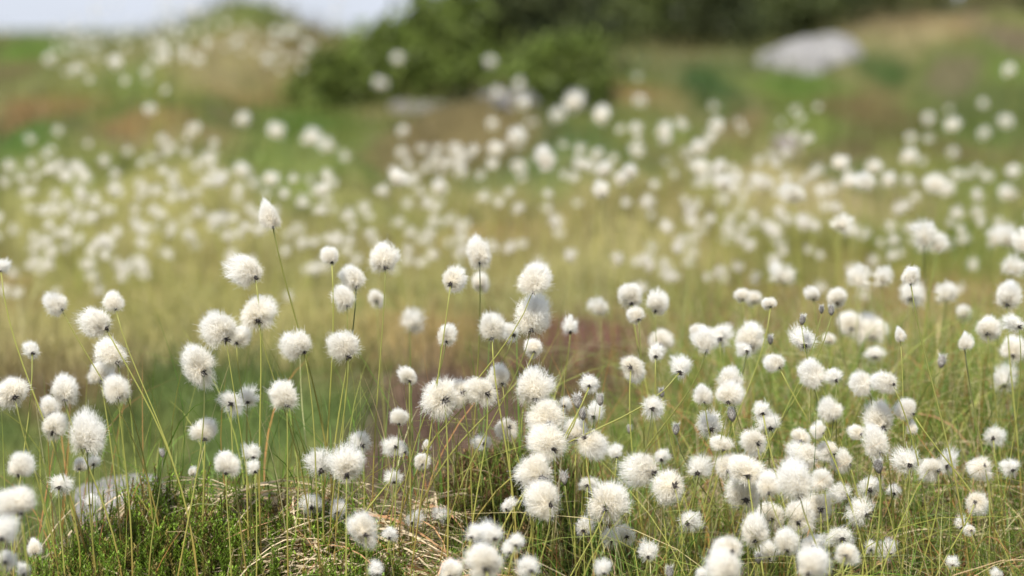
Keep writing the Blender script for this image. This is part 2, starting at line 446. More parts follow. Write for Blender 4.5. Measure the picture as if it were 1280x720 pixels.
def stem_mesh(root, tip, axis, rad, rs, colour=None):
    """stem from the ground to the head, arriving along the head's axis; coordinates relative to the root"""
    tip = np.asarray(tip); h = max(.02, np.linalg.norm(tip))
    t = np.linspace(0, 1, 12)[:, None]
    p1 = np.array([tip[0] * .12 + rs.normal(0, .03) * h, tip[1] * .12 + rs.normal(0, .03) * h, .5 * h])
    p2 = tip - unit(axis * .55 + np.array([0, 0, .9]) + .8 * unit(tip - p1)) * h * .28
    P = ((1 - t) ** 3) * np.zeros(3) + 3 * (1 - t) ** 2 * t * p1 + 3 * (1 - t) * t ** 2 * p2 + t ** 3 * tip
    R = np.linspace(rad * 1.25, rad * .8, 12)
    u = t
    top = colour if colour is not None else (STEM_TOP + (STEM_YEL - STEM_TOP) * rs.random())
    C = np.where(u < .4, STEM_LOW + (STEM_YEL - STEM_LOW) * (u / .4), STEM_YEL + (top - STEM_YEL) * ((u - .4) / .6))
    V, F, S, C = tube(P, R, 6, C * rs.uniform(.8, 1.15))
    return mesh_np('stem', V, F, S, M_STEM, C)

def rot_to(axis, spin):
    q = Vector((0, 0, 1)).rotation_difference(Vector(axis))
    return (q.to_matrix() @ Matrix.Rotation(spin, 3, 'Z')).to_euler()

NEAR_GROUP = 'cottongrass plants in fluffy seed round the hummock and in the near grass'
FAR_GROUP = 'blurred cottongrass plants scattered over the bog behind'

def plant(centre, R, kind, axis, lean, label, group, rs, leany=0.0, soft=False):
    """one cottongrass: an Empty at its root, stem and seed head as parts, bracts as a sub-part"""
    centre = np.asarray(centre, float); axis = unit(np.asarray(axis, float))
    back = {'R': .66, 'S': .66, 'E': .62, 'D': .9}[kind]
    tip = centre - axis * R * back
    hgt = max(.05, tip[2] - h1(tip[0], tip[1]))
    root = np.array([tip[0] + lean * hgt, tip[1] + leany * hgt, 0.0]); root[2] = h1(root[0], root[1]) - .006
    if tip[2] - root[2] < .03: root[2] = tip[2] - .03
    o = empty('cottongrass', root); tag(o, label, 'cottongrass', group)
    col = STEM_DK if rs.random() < .15 else None
    link('stem', stem_mesh(root, tip - root, axis, rs.uniform(.00048, .0008) * (1 if R > .008 else .8), rs, col), o)
    if kind == 'D':
        hd = link('seed_head', random.choice(BUDS), o)
        hd.scale = (R * .72, R * .72, R * .85); hd.location = centre - root; hd.rotation_euler = rot_to(axis, rs.uniform(0, 6))
        wd = link('fluff', random.choice(WISPS), hd)
        return o
    pool = SOFT if soft else {'R': ROUND, 'E': EGG, 'S': RAG}[kind]
    hd = link('seed_head', random.choice(pool), o)
    q = 1.0 if kind != 'S' else 1.06
    hd.scale = (R * q * rs.uniform(.84, 1.12), R * q * rs.uniform(.84, 1.12), R * q * rs.uniform(.9, 1.12))
    hd.location = tip - root; hd.rotation_euler = rot_to(axis, rs.uniform(0, 6.28))
    if not soft:
        link('bract', random.choice(BRACT), hd)
    return o

def head_axis(dx, dy, R_px, rs):
    """axis of the head from where its dark base shows on the ball (photo pixels right/down of centre)"""
    u, v = dx / R_px / .76, dy / R_px / .76
    m = math.hypot(u, v)
    if m > .97: u, v = u / m * .97, v / m * .97
    w = math.sqrt(max(.02, 1 - u * u - v * v))
    # base lies at right*u, down*v, towards the viewer*w; the axis points the other way
    return np.array([-u, w * CP * .75 + v * SP, v * CP + w * SP * .2])

FG = '''
3 331 22 2.45 S -2 9 .3|ragged little cottongrass head cut by the left edge, over a long leaning stem
69 381 28 2.42 R 9 6 .4|small white cottongrass on long slanting stem, dark heart facing right, above the left hummock
142 376 31 2.42 R 3 9 .4|pale cottongrass tuft directly above two larger heads, dark base below, left side
118 406 43 2.38 R 18 5 .4|large side-blown cottongrass head with dark base at its right, under the pale tuft
37 437 27 2.42 S 4 3 -.1|small frayed cottongrass star crossed by a slanting stem near the left edge
138 441 45 2.44 R 9 10 .3|plump cottongrass head in the middle of a leaning stack of four, left side
122 466 32 2.46 R 5 9 .2|dim cottongrass head tucked behind and below the plump one of the leaning stack
146 483 37 2.40 R 0 12 .1|smooth round cottongrass head lowest in the leaning stack of four, left side
16 487 42 2.40 R 4 7 .2|broad white cottongrass head half a head from the left edge, dark dot in front
78 487 35 2.40 R 3 13 .3|bell-shaped cottongrass head with dark tip below, above two smaller heads, left side
63 507 29 2.48 R 0 10 .2|small cottongrass head squeezed between the bell-shaped head and a rounder one below
67 532 35 2.42 R 0 6 .2|rounded cottongrass head under the bell-shaped one, dark dot at its middle
108 544 45 2.40 R 0 16 0|big full round cottongrass head standing alone over the small grey pool rock
246 454 48 2.40 R 9 10 -.15|large round cottongrass head with dark heart low at right, alone against yellow meadow
277 411 43 2.40 R 6 12 .15|wide spread cottongrass head with dark base, touching a smaller one on its right
299 420 28 2.44 R -3 8 .1|narrow drooping cottongrass head hanging right of the wide spread one
320 388 50 2.42 R 3 10 .15|tall double-topped cottongrass head with dark spot low in front, above the wide spread pair
310 337 45 2.42 R 10 9 .15|full round cottongrass head just lower left of the highest pointed one
338 272 33 2.40 E 5 14 .18|pointed egg-shaped cottongrass head, highest of all sharp ones, on a tall thin stem
412 321 26 2.42 R 3 6 0|small neat round cottongrass head with dark dot, between the pointed head and a wide tuft
481 321 39 2.46 R 1 13 -.2|square-topped fluffy cottongrass head with dark base, beside the small neat round one
442 345 36 2.44 R 4 14 -.05|fluffy cottongrass head pulled to a wisp at right, sitting upon a smaller creamy head
431 371 30 2.42 R 3 11 -.05|creamy smaller cottongrass head below the wispy one, on a dark straight stem
370 430 39 2.40 R 12 11 .1|oval white cottongrass head blown left with black base at right, on short dark stem
432 432 43 2.40 R 4 12 -.05|wide fluffy cottongrass head with black base, crossed by the creamy head's stem
471 371 25 2.85 R 0 5 0|small out of focus cottongrass head beside the creamy one's stem
567 348 35 2.40 R -3 5 -.32|round cottongrass head on a long stem leaning left, dark star in its underside
598 315 36 2.50 R 2 14 -.25|soft cup-shaped cottongrass head on a long yellow stem, higher right of the dark-star one
600 352 30 2.95 R 0 5 0|out of focus cottongrass blob right behind the cup-shaped head's yellow stem
558 418 28 2.40 R 0 8 -.3|small rounded cottongrass head with dark dot below, on a brownish leaning stem
512 470 24 2.44 R 0 5 -.2|little plain cottongrass ball crossed by a slanting green stem, lower left of dark-dotted one
618 410 37 2.42 R -3 12 -.25|creamy cottongrass head with pale base, left partner of a ragged white one
639 412 28 2.46 S 3 5 -.2|ragged white cottongrass head wedged between the creamy one and a big bright pair
668 349 41 2.40 R -2 15 -.2|topmost cottongrass of a close column, tall peaked head with dark base
663 395 46 2.42 R 1 16 -.25|big bright cottongrass head below the peaked one, stem running down left
668 433 27 2.50 R 0 5 -.2|small soft cottongrass head hanging under the big bright one below the peak
713 406 26 2.55 S 0 8 0|small crumpled cottongrass head alone above brown peat, right of the big bright pair
789 370 34 2.6 R 0 8 0|bright cottongrass head, left of a trio over the brown peat and yellow meadow
825 380 34 2.62 R -6 8 -.1|bright rounded cottongrass head, right member of the trio above yellow meadow
796 393 26 2.56 R 2 5 0|low middle cottongrass head of the trio, tucked under its left and right members
825 423 33 2.95 R 0 6 0|out of focus cottongrass puff below the trio
819 440 28 2.5 S 0 4 .0|small shaggy cottongrass head in front of the out of focus puff under the trio
793 460 38 2.5 R -4 -2 .2|smooth drooping oval cottongrass head beside a shaggy one, at peat edge
853 459 33 2.42 S -3 4 -.3|spiky cottongrass head with grey scaly middle, on a yellow stem leaning left
740 478 27 2.42 S -3 3 -.6|flattened crumpled cottongrass head lying on a nearly level stem above grey buds
872 412 25 2.6 R 0 6 0|small soft cottongrass head topping a loose column left of the heathery gap
880 427 31 2.5 R 3 10 -.1|cottongrass head with brown base below the small soft one, on a yellow stem
899 418 36 2.65 S 0 4 0|loose ragged cottongrass head right of the brown-based one, slightly blurred
928 368 24 2.75 R 0 6 .1|soft small cottongrass head on a reddish stem, left one of a blurred pair
943 371 24 3.0 R 0 6 .1|fainter right one of the blurred cottongrass pair on reddish stems
961 378 21 2.55 R 2 5 0|small separate cottongrass head right of the blurred reddish-stemmed pair
940 422 36 2.6 R -4 8 -.1|wide white cottongrass head with a dark ragged neighbour at its lower left
931 436 24 2.5 S 2 2 0|dark-hearted ragged cottongrass head under the wide white one
912 474 30 2.45 R 0 8 0|upright white cottongrass head peeking over a creamy round one, mid right
912 492 31 2.40 R 0 13 -.1|creamy round cottongrass head in front of the upright white one, mid right
880 493 26 2.42 R 0 9 .05|narrow teardrop cottongrass head with dark base left of the creamy round one
888 528 37 2.44 S 0 6 0|shaggy loose cottongrass head below the teardrop one
915 518 22 2.46 D 0 2 0|spent grey cottongrass head, tatters hanging under the creamy round one
1017 368 21 2.7 R 0 7 0|small dome cottongrass head above two grey buds, right meadow
1046 372 30 2.75 R 0 6 0|soft wide cottongrass head right of the small dome, above grey buds
1027 387 13 2.5 D 0 3 -.2|small grey oval cottongrass bud, left of a twin on crossing stems
1039 388 16 2.48 D 0 3 -.1|small dark pointed cottongrass bud, right one of the grey twins
1003 400 16 2.5 D 0 3 .1|single grey cottongrass bud standing up behind a ragged white head
1002 426 40 2.52 S 2 4 0|big ragged cottongrass head right below the single grey bud
1063 402 37 3.0 R 0 8 0|big soft blurred cottongrass head, upper left of a blurred overlapping pair
1090 411 42 3.0 R 0 8 0|biggest blurred cottongrass head, lower right of the overlapping blurred pair
1093 440 30 2.9 S 0 5 0|faint ragged cottongrass head hanging under the biggest blurred pair
1137 345 25 2.44 R 1 9 0|neat cottongrass head on a tall straight stem, rising before a large blurred one
1137 367 42 3.0 S 0 4 0|large blurred cottongrass head spread behind the neat one on the tall straight stem
1124 420 17 2.46 E 2 6 -.05|tiny half-open cottongrass head standing alone in thin brown grass, right
1260 370 33 2.6 R 0 11 0|large white cottongrass head, uppermost of the group by the right edge
1268 403 29 2.5 S 4 4 0|half-cut cottongrass head at the right edge under the uppermost white one
1233 408 35 2.6 R 0 8 0|round soft cottongrass head left of the half-cut one at the right edge
1205 428 22 2.5 E 2 6 0|small pear-shaped cottongrass head left of the round soft one, over rusty grass
1205 392 24 3.1 R 0 5 0|faint blurred cottongrass head above the small pear-shaped one
1265 437 31 2.7 R 0 6 0|soft cottongrass head at the right edge, above a blurred ragged one
1253 474 37 2.8 S 0 6 0|blurred ragged cottongrass head by the right edge over tall grass
1177 452 21 2.6 D 0 3 0|thin see-through spent cottongrass head among right-hand grass blades
967 453 26 2.45 R 8 7 .15|smooth tilted oval cottongrass head left of a lone stem, over bare grass
963 425 15 2.55 D 0 3 0|little dark cottongrass bud above the smooth tilted oval head
1037 424 18 2.9 R 0 4 0|tiny blurred cottongrass dot left of the blurred overlapping pair
1014 469 34 2.42 R 11 7 .1|wide fluffy cottongrass head with dark base at right, left part of a touching pair
1042 469 26 2.44 S 2 5 0|smaller uneven cottongrass head with dark base, right part of the touching pair
1074 481 33 2.42 R 14 2 .15|smooth white cottongrass ball, left of two level heads under the blurred pair
1104 479 34 2.40 R 12 1 .15|smooth white cottongrass ball, right of two level heads, dark base at its right
1013 453 17 2.5 S 0 3 0|tiny cottongrass wisp above the wide fluffy head of the touching pair
290 499 38 2.42 S 0 3 .1|shaggy cottongrass head, left half of an unkempt pair under the wide meadow heads
310 497 28 2.46 S 0 4 .0|shaggy cottongrass head, right half of the unkempt pair
356 493 40 2.40 R 3 12 -.02|bristly cottongrass head with dark neck on orange-green stem, right of the unkempt pair
257 536 37 2.44 R 0 11 0|plain smooth cottongrass ball hanging low before dark green moss, left of centre
285 580 34 2.38 R -2 10 0|cottongrass head sitting right on the straw crest of the hummock
317 565 24 2.42 S 0 5 0|small tattered cottongrass head, upper of two right of the straw-crest head
317 585 22 2.40 S 2 3 0|small tattered cottongrass head, lower of two right of the straw-crest head
25 581 37 2.25 R 0 12 0|soft drooping cottongrass head above the biggest near blurred one, left edge
20 624 50 2.12 R 8 20 0|very large near blurred cottongrass ball at the left edge
4 664 44 2.08 S 0 6 0|pale near blurred cottongrass mass cut by the left edge, under the very large ball
75 603 31 2.42 S 0 4 .1|frayed cottongrass head leaning over left end of the grey pool rock
118 577 22 2.44 S 0 2 0|dark-hearted frayed cottongrass head below the big full round one, left
100 581 21 2.5 R 0 4 0|small plain cottongrass head beside the dark-hearted frayed one
43 685 21 2.3 E 0 8 0|small upright cottongrass head at the left foot of the heather hummock
8 696 34 2.1 S 0 4 0|ragged near cottongrass head in the bottom left corner
31 712 26 2.12 S 0 4 0|ragged near cottongrass head cut by the bottom edge beside the corner one
203 567 13 2.42 D 0 4 -.1|tiny lone cottongrass bud on a thin stem before the grey pool rock
240 590 13 2.5 R 0 3 0|tiny pale cottongrass dot behind the straw crest of the hummock
113 626 22 2.5 S 0 4 0|dim scruffy cottongrass head down in front of the grey pool rock
448 552 31 2.46 S 4 3 0|wispy cottongrass head partly behind a rounder brighter one
398 578 42 2.42 S 4 8 .05|loose spread cottongrass head touching the left of a big smooth ball
434 584 43 2.32 R 0 6 0|big smooth cottongrass ball over the brown gap, right before a loose spread one
500 521 25 2.42 R -1 8 -.2|small round cottongrass head on orange-sheathed stem before dark peat
491 555 28 2.42 S 3 2 -.1|tufted cottongrass head, left of a ragged touching pair before the peat
503 561 23 2.44 S 3 3 -.1|tufted cottongrass head, right of the ragged touching pair before the peat
528 575 21 2.42 R 0 4 0|small blunt cottongrass head low right of the ragged touching pair
532 557 14 2.46 E 0 3 0|tiny upright cottongrass bud right above the small blunt one
493 597 22 2.42 S 0 4 0|flat low cottongrass head in grass under the ragged touching pair
551 498 50 2.40 R 4 0 -.1|huge fluffy cottongrass head left half, dark dot in its front, centre of the picture
570 492 38 2.43 R 6 -2 -.1|right half of the huge fluffy double head at the centre
603 551 23 2.45 S 2 2 0|small grey-hearted cottongrass head under the broad bright pair
633 537 31 2.46 R 3 -3 .05|plain smooth oval cottongrass head alone before dark peat, left of the column of five
600 486 40 2.42 R 8 4 -.2|broad bright cottongrass head, left of a pair with two dark hearts
624 469 33 2.45 R 4 9 -.2|bright cottongrass head, right of the pair with two dark hearts
390 627 34 2.46 S 0 5 0|dim shaggy cottongrass head sunk in straw at the hummock's right end
422 634 30 2.44 S 0 5 0|thin shaggy cottongrass head sunk in straw beside the dim one
454 663 46 2.2 R 3 2 0|large near cottongrass head below the straw, crossed by a thin dark stem
487 667 21 2.3 S 0 4 0|little near cottongrass head right of the large one below the straw
516 648 25 2.44 S 0 4 0|faint fuzzy cottongrass tuft lying on straw in the centre foreground
548 644 25 2.48 S 0 4 0|sparse fuzzy cottongrass tuft lying on straw, right of the faint one
634 631 21 2.38 S -1 4 -.1|small knobbly cottongrass head left of the column's lowest head
596 668 34 2.12 S -6 2 0|near blurred cottongrass head with brown heart, upper left in the low cluster
615 667 38 2.14 S 3 4 0|near blurred cottongrass head with dark heart, upper right in the low cluster
608 698 50 2.1 R 0 10 0|largest near blurred cottongrass ball at bottom, under the two dark-hearted ones
645 676 28 2.15 S 0 4 0|near blurred cottongrass head with black heart beside the low cluster
660 707 36 2.12 S 4 4 0|near blurred cottongrass head cut by the bottom edge right of the low cluster
472 711 28 2.12 S 0 5 0|small near blurred cottongrass wisp at the bottom edge under the large near head
562 713 32 2.1 R 0 5 0|near blurred cottongrass head at the bottom edge left of the low cluster
669 482 49 2.43 R 0 17 -.1|top head of the cottongrass column of five, flat round crown and dark base
683 517 46 2.42 R 2 10 -.1|second cottongrass head from the top of the column of five
681 549 50 2.40 R 10 10 -.1|middle cottongrass head of the column of five, dark heart at right
668 586 49 2.38 R 8 7 -.15|fourth cottongrass head down the column of five, dark heart near its right edge
676 630 48 2.36 R 10 -1 -.4|lowest cottongrass head of the column of five, dark heart above its middle
720 541 31 2.44 R 0 5 0|rear cottongrass head half hidden behind a smooth creamy one, right of the column
738 557 37 2.42 R -6 -10 0|smooth creamy drooping cottongrass ball, right of the column of five
722 502 22 2.42 D 0 3 -.1|grey crumpled cottongrass bud, upper left in a knot of spent heads
728 518 18 2.42 D 2 3 -.1|grey cottongrass bud lower in the knot of spent heads
742 515 31 2.5 S 0 4 0|white ragged cottongrass behind the knot of grey spent heads
750 500 18 2.46 D 0 3 0|dark narrow cottongrass bud hanging below the flattened crumpled head
705 503 22 2.46 S 0 3 0|small ragged cottongrass head between the column of five and the grey buds
768 563 24 2.40 S 3 8 -.05|small combed cottongrass head with black base, right of the creamy drooping ball
815 506 30 2.40 S 0 3 0|bristling star-like cottongrass head on two green stems, centre right
827 491 14 2.44 D 0 2 0|round grey cottongrass bud touching the bristling star's top right
787 537 14 2.6 D 0 3 0|small dim grey cottongrass bud between the combed head and the bristling star
845 537 17 2.44 D 0 3 .1|dark grey oval cottongrass bud alone, right below the bristling star
803 587 43 2.40 R 12 2 .05|large soft cottongrass head blown left, dark base at right, upper of a mid pair
833 610 43 2.38 R 8 -4 0|large soft cottongrass head lower right of the mid pair
826 570 24 2.48 S 0 3 0|small ragged cottongrass head above the lower right one of the mid pair
762 630 50 2.36 R -4 2 -.5|great round cottongrass ball with dark star at its middle, on a level stem
735 602 23 2.42 S -1 3 0|small torn cottongrass head at the upper left of the great round ball
705 598 19 2.40 D 0 6 -.1|fat grey closed cottongrass bud on a thick green stem, right of the column
874 585 33 2.42 S -2 4 -.15|feathery cottongrass head leaning right, between the mid pair and the bright tower
861 650 33 2.38 S -2 2 0|spiky pompom cottongrass head alone in dark green, left of the bright tower
764 670 27 2.38 S 0 4 0|scruffy cottongrass head right under the great round ball
783 664 32 2.40 S 0 4 0|thin brownish cottongrass head right of the scruffy one under the great ball
729 657 28 2.42 S 0 4 0|thin cottongrass fluff lower left of the great round ball, above straw
812 690 28 2.32 S -2 4 0|small torn upright cottongrass head at the bottom, under the mid pair
755 711 27 2.2 S 0 4 0|small near cottongrass head with grey heart at the bottom edge
837 716 20 2.3 D 0 2 0|little grey cottongrass head cut by the bottom edge, left of the double blurred ball
953 512 26 2.40 S 0 3 0|bright cottongrass head with brown heart, upper of a stacked pair on a yellow stem
962 527 31 2.44 S 0 6 0|paler cottongrass head behind lower right of the brown-hearted one
903 552 29 2.40 R 0 9 0|small domed cottongrass head at the top left of the bright tower
937 551 37 2.38 R 8 2 0|tall blurred cottongrass head at the top right of the bright tower
909 580 36 2.40 R 0 6 0|left middle cottongrass head of the bright tower, under the small dome
934 588 44 2.34 R 0 4 0|creamy middle cottongrass head of the bright tower
929 615 46 2.36 R 2 6 0|lowest big cottongrass head of the bright tower, edge fraying left
958 606 33 2.30 R 2 8 0|cottongrass head with brown-black base on a clear upright stem, right of the tower
942 665 40 2.32 R 1 9 0|round cottongrass head with black base on a short stem, under the bright tower
907 685 38 2.15 R 6 2 0|near blurred cottongrass ball, upper of two at the bottom under the bright tower
908 708 46 2.12 R 4 12 0|near blurred cottongrass ball, lower of two at the bottom under the bright tower
876 716 24 2.2 S 0 4 0|little blurred cottongrass tuft at the bottom edge left of the double ball
948 698 18 2.3 D 0 3 0|narrow dark grey spent cottongrass beside the short-stemmed round head
1038 511 32 2.42 R 5 13 -.1|clean white cottongrass head with black base below the touching pair
1096 524 42 2.42 R 6 8 .05|large smooth cottongrass head, upper of a big pair with a small dark-eyed one at left
1093 551 40 2.39 R 6 12 .05|large smooth cottongrass head, lower of the big pair, dark base
1069 541 22 2.40 R 6 1 .15|small cottongrass head with a black eye at its right, left of the big pair
1131 512 31 2.42 R 10 5 .1|smooth cottongrass egg with dark base at right, above a small bud, right
1140 535 18 2.42 E 0 5 0|small oval cottongrass head just below the smooth egg
1021 538 22 2.40 R 7 3 .1|small cottongrass head with black eye, at the top right of the central cluster
1000 546 27 2.44 R 0 3 0|pale cottongrass head at the top left of the central cluster, beside a black-eyed one
1006 567 38 2.40 R 14 8 .1|big white cottongrass head under the pale top one of the central cluster
1034 561 28 2.41 R 8 6 .1|cottongrass head with dark eye, upper right of the central cluster
1052 577 29 2.42 R 10 3 .1|rounded cottongrass head furthest right in the top of the central cluster
1135 577 36 2.42 S 0 2 0|wide cottongrass head with reddish-brown heart among tangled grass, right
1162 585 32 2.40 R 9 2 0|cottongrass head with two dark marks, right beside the reddish-hearted one
1182 578 28 2.46 S 0 3 0|loose cottongrass fluff right behind the one with two dark marks
1241 545 30 2.55 S -1 1 0|starry ragged cottongrass head alone in grass near the right edge
1223 589 33 2.42 R 6 -7 0|cottongrass head with dark eye on top, middle of the right-hand grass
1260 583 27 2.42 S 4 3 0|plain feathery cottongrass head right of the one with an eye on top
1220 628 30 2.42 R -2 -2 0|cottongrass head with dark slit in its middle, under the one with an eye on top
1213 662 17 2.36 R 0 0 0|small round cottongrass bud with grey eye, on a brown stem, lower right
1201 655 20 2.44 S 0 3 0|thin cottongrass fluff behind the grey-eyed small bud
1098 583 22 2.38 D 2 3 -.1|dark grey cottongrass bud with white edge under the big smooth pair
1117 612 24 2.44 S 0 3 0|faint scattered cottongrass head left in tangled grass below the dark grey bud
1086 606 32 2.46 S 0 4 0|pale untidy cottongrass head right of a creamy ball, behind grass blades
996 602 50 2.28 R 2 14 0|biggest near cottongrass ball of the central cluster, cream with dark base on clear stem
968 603 36 2.42 R 0 4 0|white cottongrass head filling the gap between bright tower and central cluster
1027 600 27 2.38 R 3 8 .05|cream-coloured cottongrass ball with dark base, right of the biggest one
1051 614 32 2.40 S 8 6 .1|white cottongrass head with dark flecks, right of the cream-coloured ball
1018 632 44 2.40 R 5 2 .05|broad white cottongrass head behind the biggest ball's lower right
997 644 36 2.38 R 0 6 0|white cottongrass head hanging under the biggest ball, behind its stem
1072 640 37 2.40 S 9 2 .1|sloping white cottongrass head at the right foot of the central cluster
963 640 36 2.40 R 0 6 0|white cottongrass head behind the clear upright stem, left foot of the central cluster
983 678 31 2.28 R 0 8 0|cream round cottongrass ball low in front of the central cluster
1014 678 36 2.3 S 2 3 0|cottongrass head with grey flecked heart, right of the low cream ball
1048 668 32 2.36 S 3 3 .1|white cottongrass head under the sloping one at the right foot
1058 690 34 2.2 R -2 2 0|near blurred cottongrass head at the lower right of the central cluster
1014 706 46 2.1 R -4 8 0|big near blurred cottongrass head at the bottom edge, brown heart below
1088 683 18 2.4 S 0 3 0|small white cottongrass tuft in the grass right of the near blurred head
1112 688 28 2.42 S 0 3 0|scattered cottongrass wisps deep in the grass, lower right
961 690 28 2.36 R 0 5 0|pale cottongrass head between the dark spent one and the low cream ball
1192 703 18 2.3 S -2 2 0|small hairy cottongrass ball low in grass, lower right
1247 717 18 2.25 S 0 3 0|tiny cottongrass tuft cut by the bottom edge, far right
1252 518 30 3.0 S 0 4 0|faint blurred cottongrass wisp above the starry ragged head, right edge
637 686 24 2.2 S 0 3 0|little near cottongrass wisp between the low cluster and its black-hearted neighbour
'''
BG = '''
60 73|blurred white cottongrass dot on the green slope at far upper left
145 78|bright blurred cottongrass dot low on the flowery ridge, upper left
203 73|blurred cottongrass dot low in the middle foot of the flowery ridge
247 75|blurred cottongrass dot at the right foot of the flowery ridge
283 30|blurred cottongrass dot near the brown top of the flowery ridge
298 50|blurred cottongrass dot just under the brown top of the flowery ridge
335 75|blurred cottongrass dot below the bright patch right of the ridge
344 38|blurred cottongrass dot, left one of the bright patch right of the ridge
363 40|blurred cottongrass dot, right one of the bright patch right of the ridge
384 56|tall smear of blurred cottongrass left of the bush, right of the bright patch
188 136|single blurred cottongrass dot on the green slope under the flowery ridge
241 160|single blurred cottongrass dot above the white band of the left meadow
203 175|blurred cottongrass dot just above the left meadow's dense band
303 148|blurred cottongrass dot left of a bigger bright one, on green bank
347 163|big bright blurred cottongrass dot alone on the green bank, left of centre
388 170|blurred cottongrass dot right of the big bright one on the green bank
409 180|blurred cottongrass dot second right of the big bright one on the green bank
498 72|blurred cottongrass dot in front of the green bush, above a brighter one
477 103|bright blurred cottongrass dot at the foot of the green bush, left of grey rock
613 76|brightest blurred cottongrass dot against the dark bush
621 114|blurred cottongrass dot right of the grey rock, under the brightest one
650 103|blurred cottongrass dot under the dark bush, upper of a close pair
654 130|blurred cottongrass dot under the dark bush, lower of a close pair
615 154|blurred cottongrass dot right below the grey rock on green
618 185|dim blurred cottongrass dot below the one under the grey rock
503 164|blurred cottongrass dot, upper of two stacked below the grey rock
503 190|blurred cottongrass dot, lower of two stacked below the grey rock
498 222|blurred cottongrass dot alone under the two stacked ones
338 222|blurred cottongrass dot alone in the meadow below the green bank
275 224|blurred cottongrass dot, left of two level ones in the left meadow
303 213|blurred cottongrass dot, right of two level ones in the left meadow
403 235|blurred cottongrass dot in the brownish middle meadow
545 200|blurred cottongrass dot, left part of the bright central clump
568 188|blurred cottongrass dot, top of the bright central clump
576 214|blurred cottongrass dot, lower right of the bright central clump
548 232|blurred cottongrass dot at the bottom of the bright central clump
646 172|dim blurred cottongrass dot above a large bright one, centre
648 207|large bright blurred cottongrass dot right of the central clump
717 125|largest bright blurred cottongrass dot on green before the dark bush
697 143|small blurred cottongrass dot at lower left of the largest bright one
753 144|blurred cottongrass dot between the largest bright one and the next bright one
799 125|bright blurred cottongrass dot high on green, above a stack of dimmer ones
795 160|blurred cottongrass dot directly below the high bright one
830 161|blurred cottongrass dot right of the stack under the high bright one
795 187|blurred cottongrass dot lowest in the stack under the high bright one
683 197|blurred cottongrass dot right of the large bright central one
725 203|blurred cottongrass dot left of a close trio in the middle meadow
745 193|blurred cottongrass dot, top of a close trio in the middle meadow
754 211|blurred cottongrass dot, bottom of a close trio in the middle meadow
775 222|blurred cottongrass dot, left of a touching pair beside brown ground
788 214|blurred cottongrass dot, right of a touching pair beside brown ground
752 236|blurred cottongrass dot below the touching pair beside brown ground
897 156|bright blurred cottongrass dot alone left of the small mauve rock
875 183|blurred cottongrass dot below left of the bright one by the mauve rock
877 208|blurred cottongrass dot second below the bright one by the mauve rock
900 206|blurred cottongrass dot at the top of a pale drift below the mauve rock
903 228|blurred cottongrass dot in the pale drift below the mauve rock
952 226|single blurred cottongrass dot right of the pale drift
993 241|bright blurred cottongrass dot alone in the right meadow under the mauve rock
1260 87|faint blurred cottongrass dot on the green hump, upper right
1229 129|highest blurred cottongrass dot of the right meadow, under the green hump
1256 151|bright blurred cottongrass dot lower right of the highest one, right meadow
1229 167|small blurred cottongrass dot below the highest one, right meadow
1160 148|blurred cottongrass dot, left of a level pair under the brown gully
1189 156|blurred cottongrass dot, right of a level pair under the brown gully
1138 172|dim blurred cottongrass dot topping a vertical string, right meadow
1137 195|bright blurred cottongrass dot in the middle of a vertical string, right meadow
1137 226|blurred cottongrass dot at the bottom of a vertical string, right meadow
1190 191|blurred cottongrass dot between the vertical string and the right edge
1195 218|blurred cottongrass dot under the one right of the vertical string
1049 202|blurred cottongrass dot left above a loose row, right meadow
1092 207|blurred cottongrass dot above a loose row, left of the vertical string
1061 226|blurred cottongrass dot, left end of a loose row in the right meadow
1083 227|blurred cottongrass dot, middle of a loose row in the right meadow
1113 223|blurred cottongrass dot, right end of a loose row in the right meadow
1266 213|bright blurred cottongrass dot at the right edge above another
1260 240|bright blurred cottongrass dot at the right edge, lower of two
1168 227|blurred cottongrass dot, left of a tight pair in the right meadow
1183 236|blurred cottongrass dot, right of a tight pair in the right meadow
1158 293|bright blurred cottongrass dot, left of a close pair above the tall straight stem
1175 304|pale blurred cottongrass dot, right of a close pair above the tall straight stem
1244 295|small bright blurred cottongrass dot, left of a row of three by the right edge
1262 296|small bright blurred cottongrass dot, middle of a row of three by the right edge
1277 302|small bright blurred cottongrass dot, right of a row of three by the right edge
1265 331|loose blurred cottongrass dot under the row of three by the right edge
1076 345|bright blurred cottongrass dot, left of a pair above small dome heads
1102 345|blurred cottongrass dot, right of a pair above small dome heads
980 340|small blurred cottongrass dot low in the right meadow, right of the big pale drift
1182 364|blurred cottongrass dot right of the tall straight stem
518 400|blurred cottongrass dot in yellow meadow between the leaning stems
749 383|blurred cottongrass dot in yellow meadow, left of the trio
1005 277|blurred cottongrass dot in the right meadow left of a touching pair
1052 277|wide blurred cottongrass dot in the right meadow, above small dome heads
'''
rs = np.random.default_rng(42)
for line in FG.strip().splitlines():
    a, label = line.split('|'); f = a.split()
    px, py, dia, d, kind, dx, dy, lean = float(f[0]), float(f[1]), float(f[2]), float(f[3]), f[4], float(f[5]), float(f[6]), float(f[7])
    blur = 27 * abs(d - FOCUS) / d
    R = .55 * max(dia * .75, dia - .7 * blur) * d / FL
    if dx == 0 and dy > .3 * dia: ax = np.array([rs.normal(0, .15), rs.uniform(.25, .6), 1.0])
    elif kind == 'D' or kind == 'E': ax = np.array([-dx / dia * 1.6 + rs.normal(0, .1), rs.uniform(-.1, .4), 1.0])
    else: ax = head_axis(dx, dy, dia / 2, rs)
    plant(at(px, py, d), R, kind, ax, lean * .8 + rs.normal(0, .05 if px < 500 else .2), label, NEAR_GROUP, rs, leany=rs.uniform(-.15, .12) if d >= 2.25 else -.1)
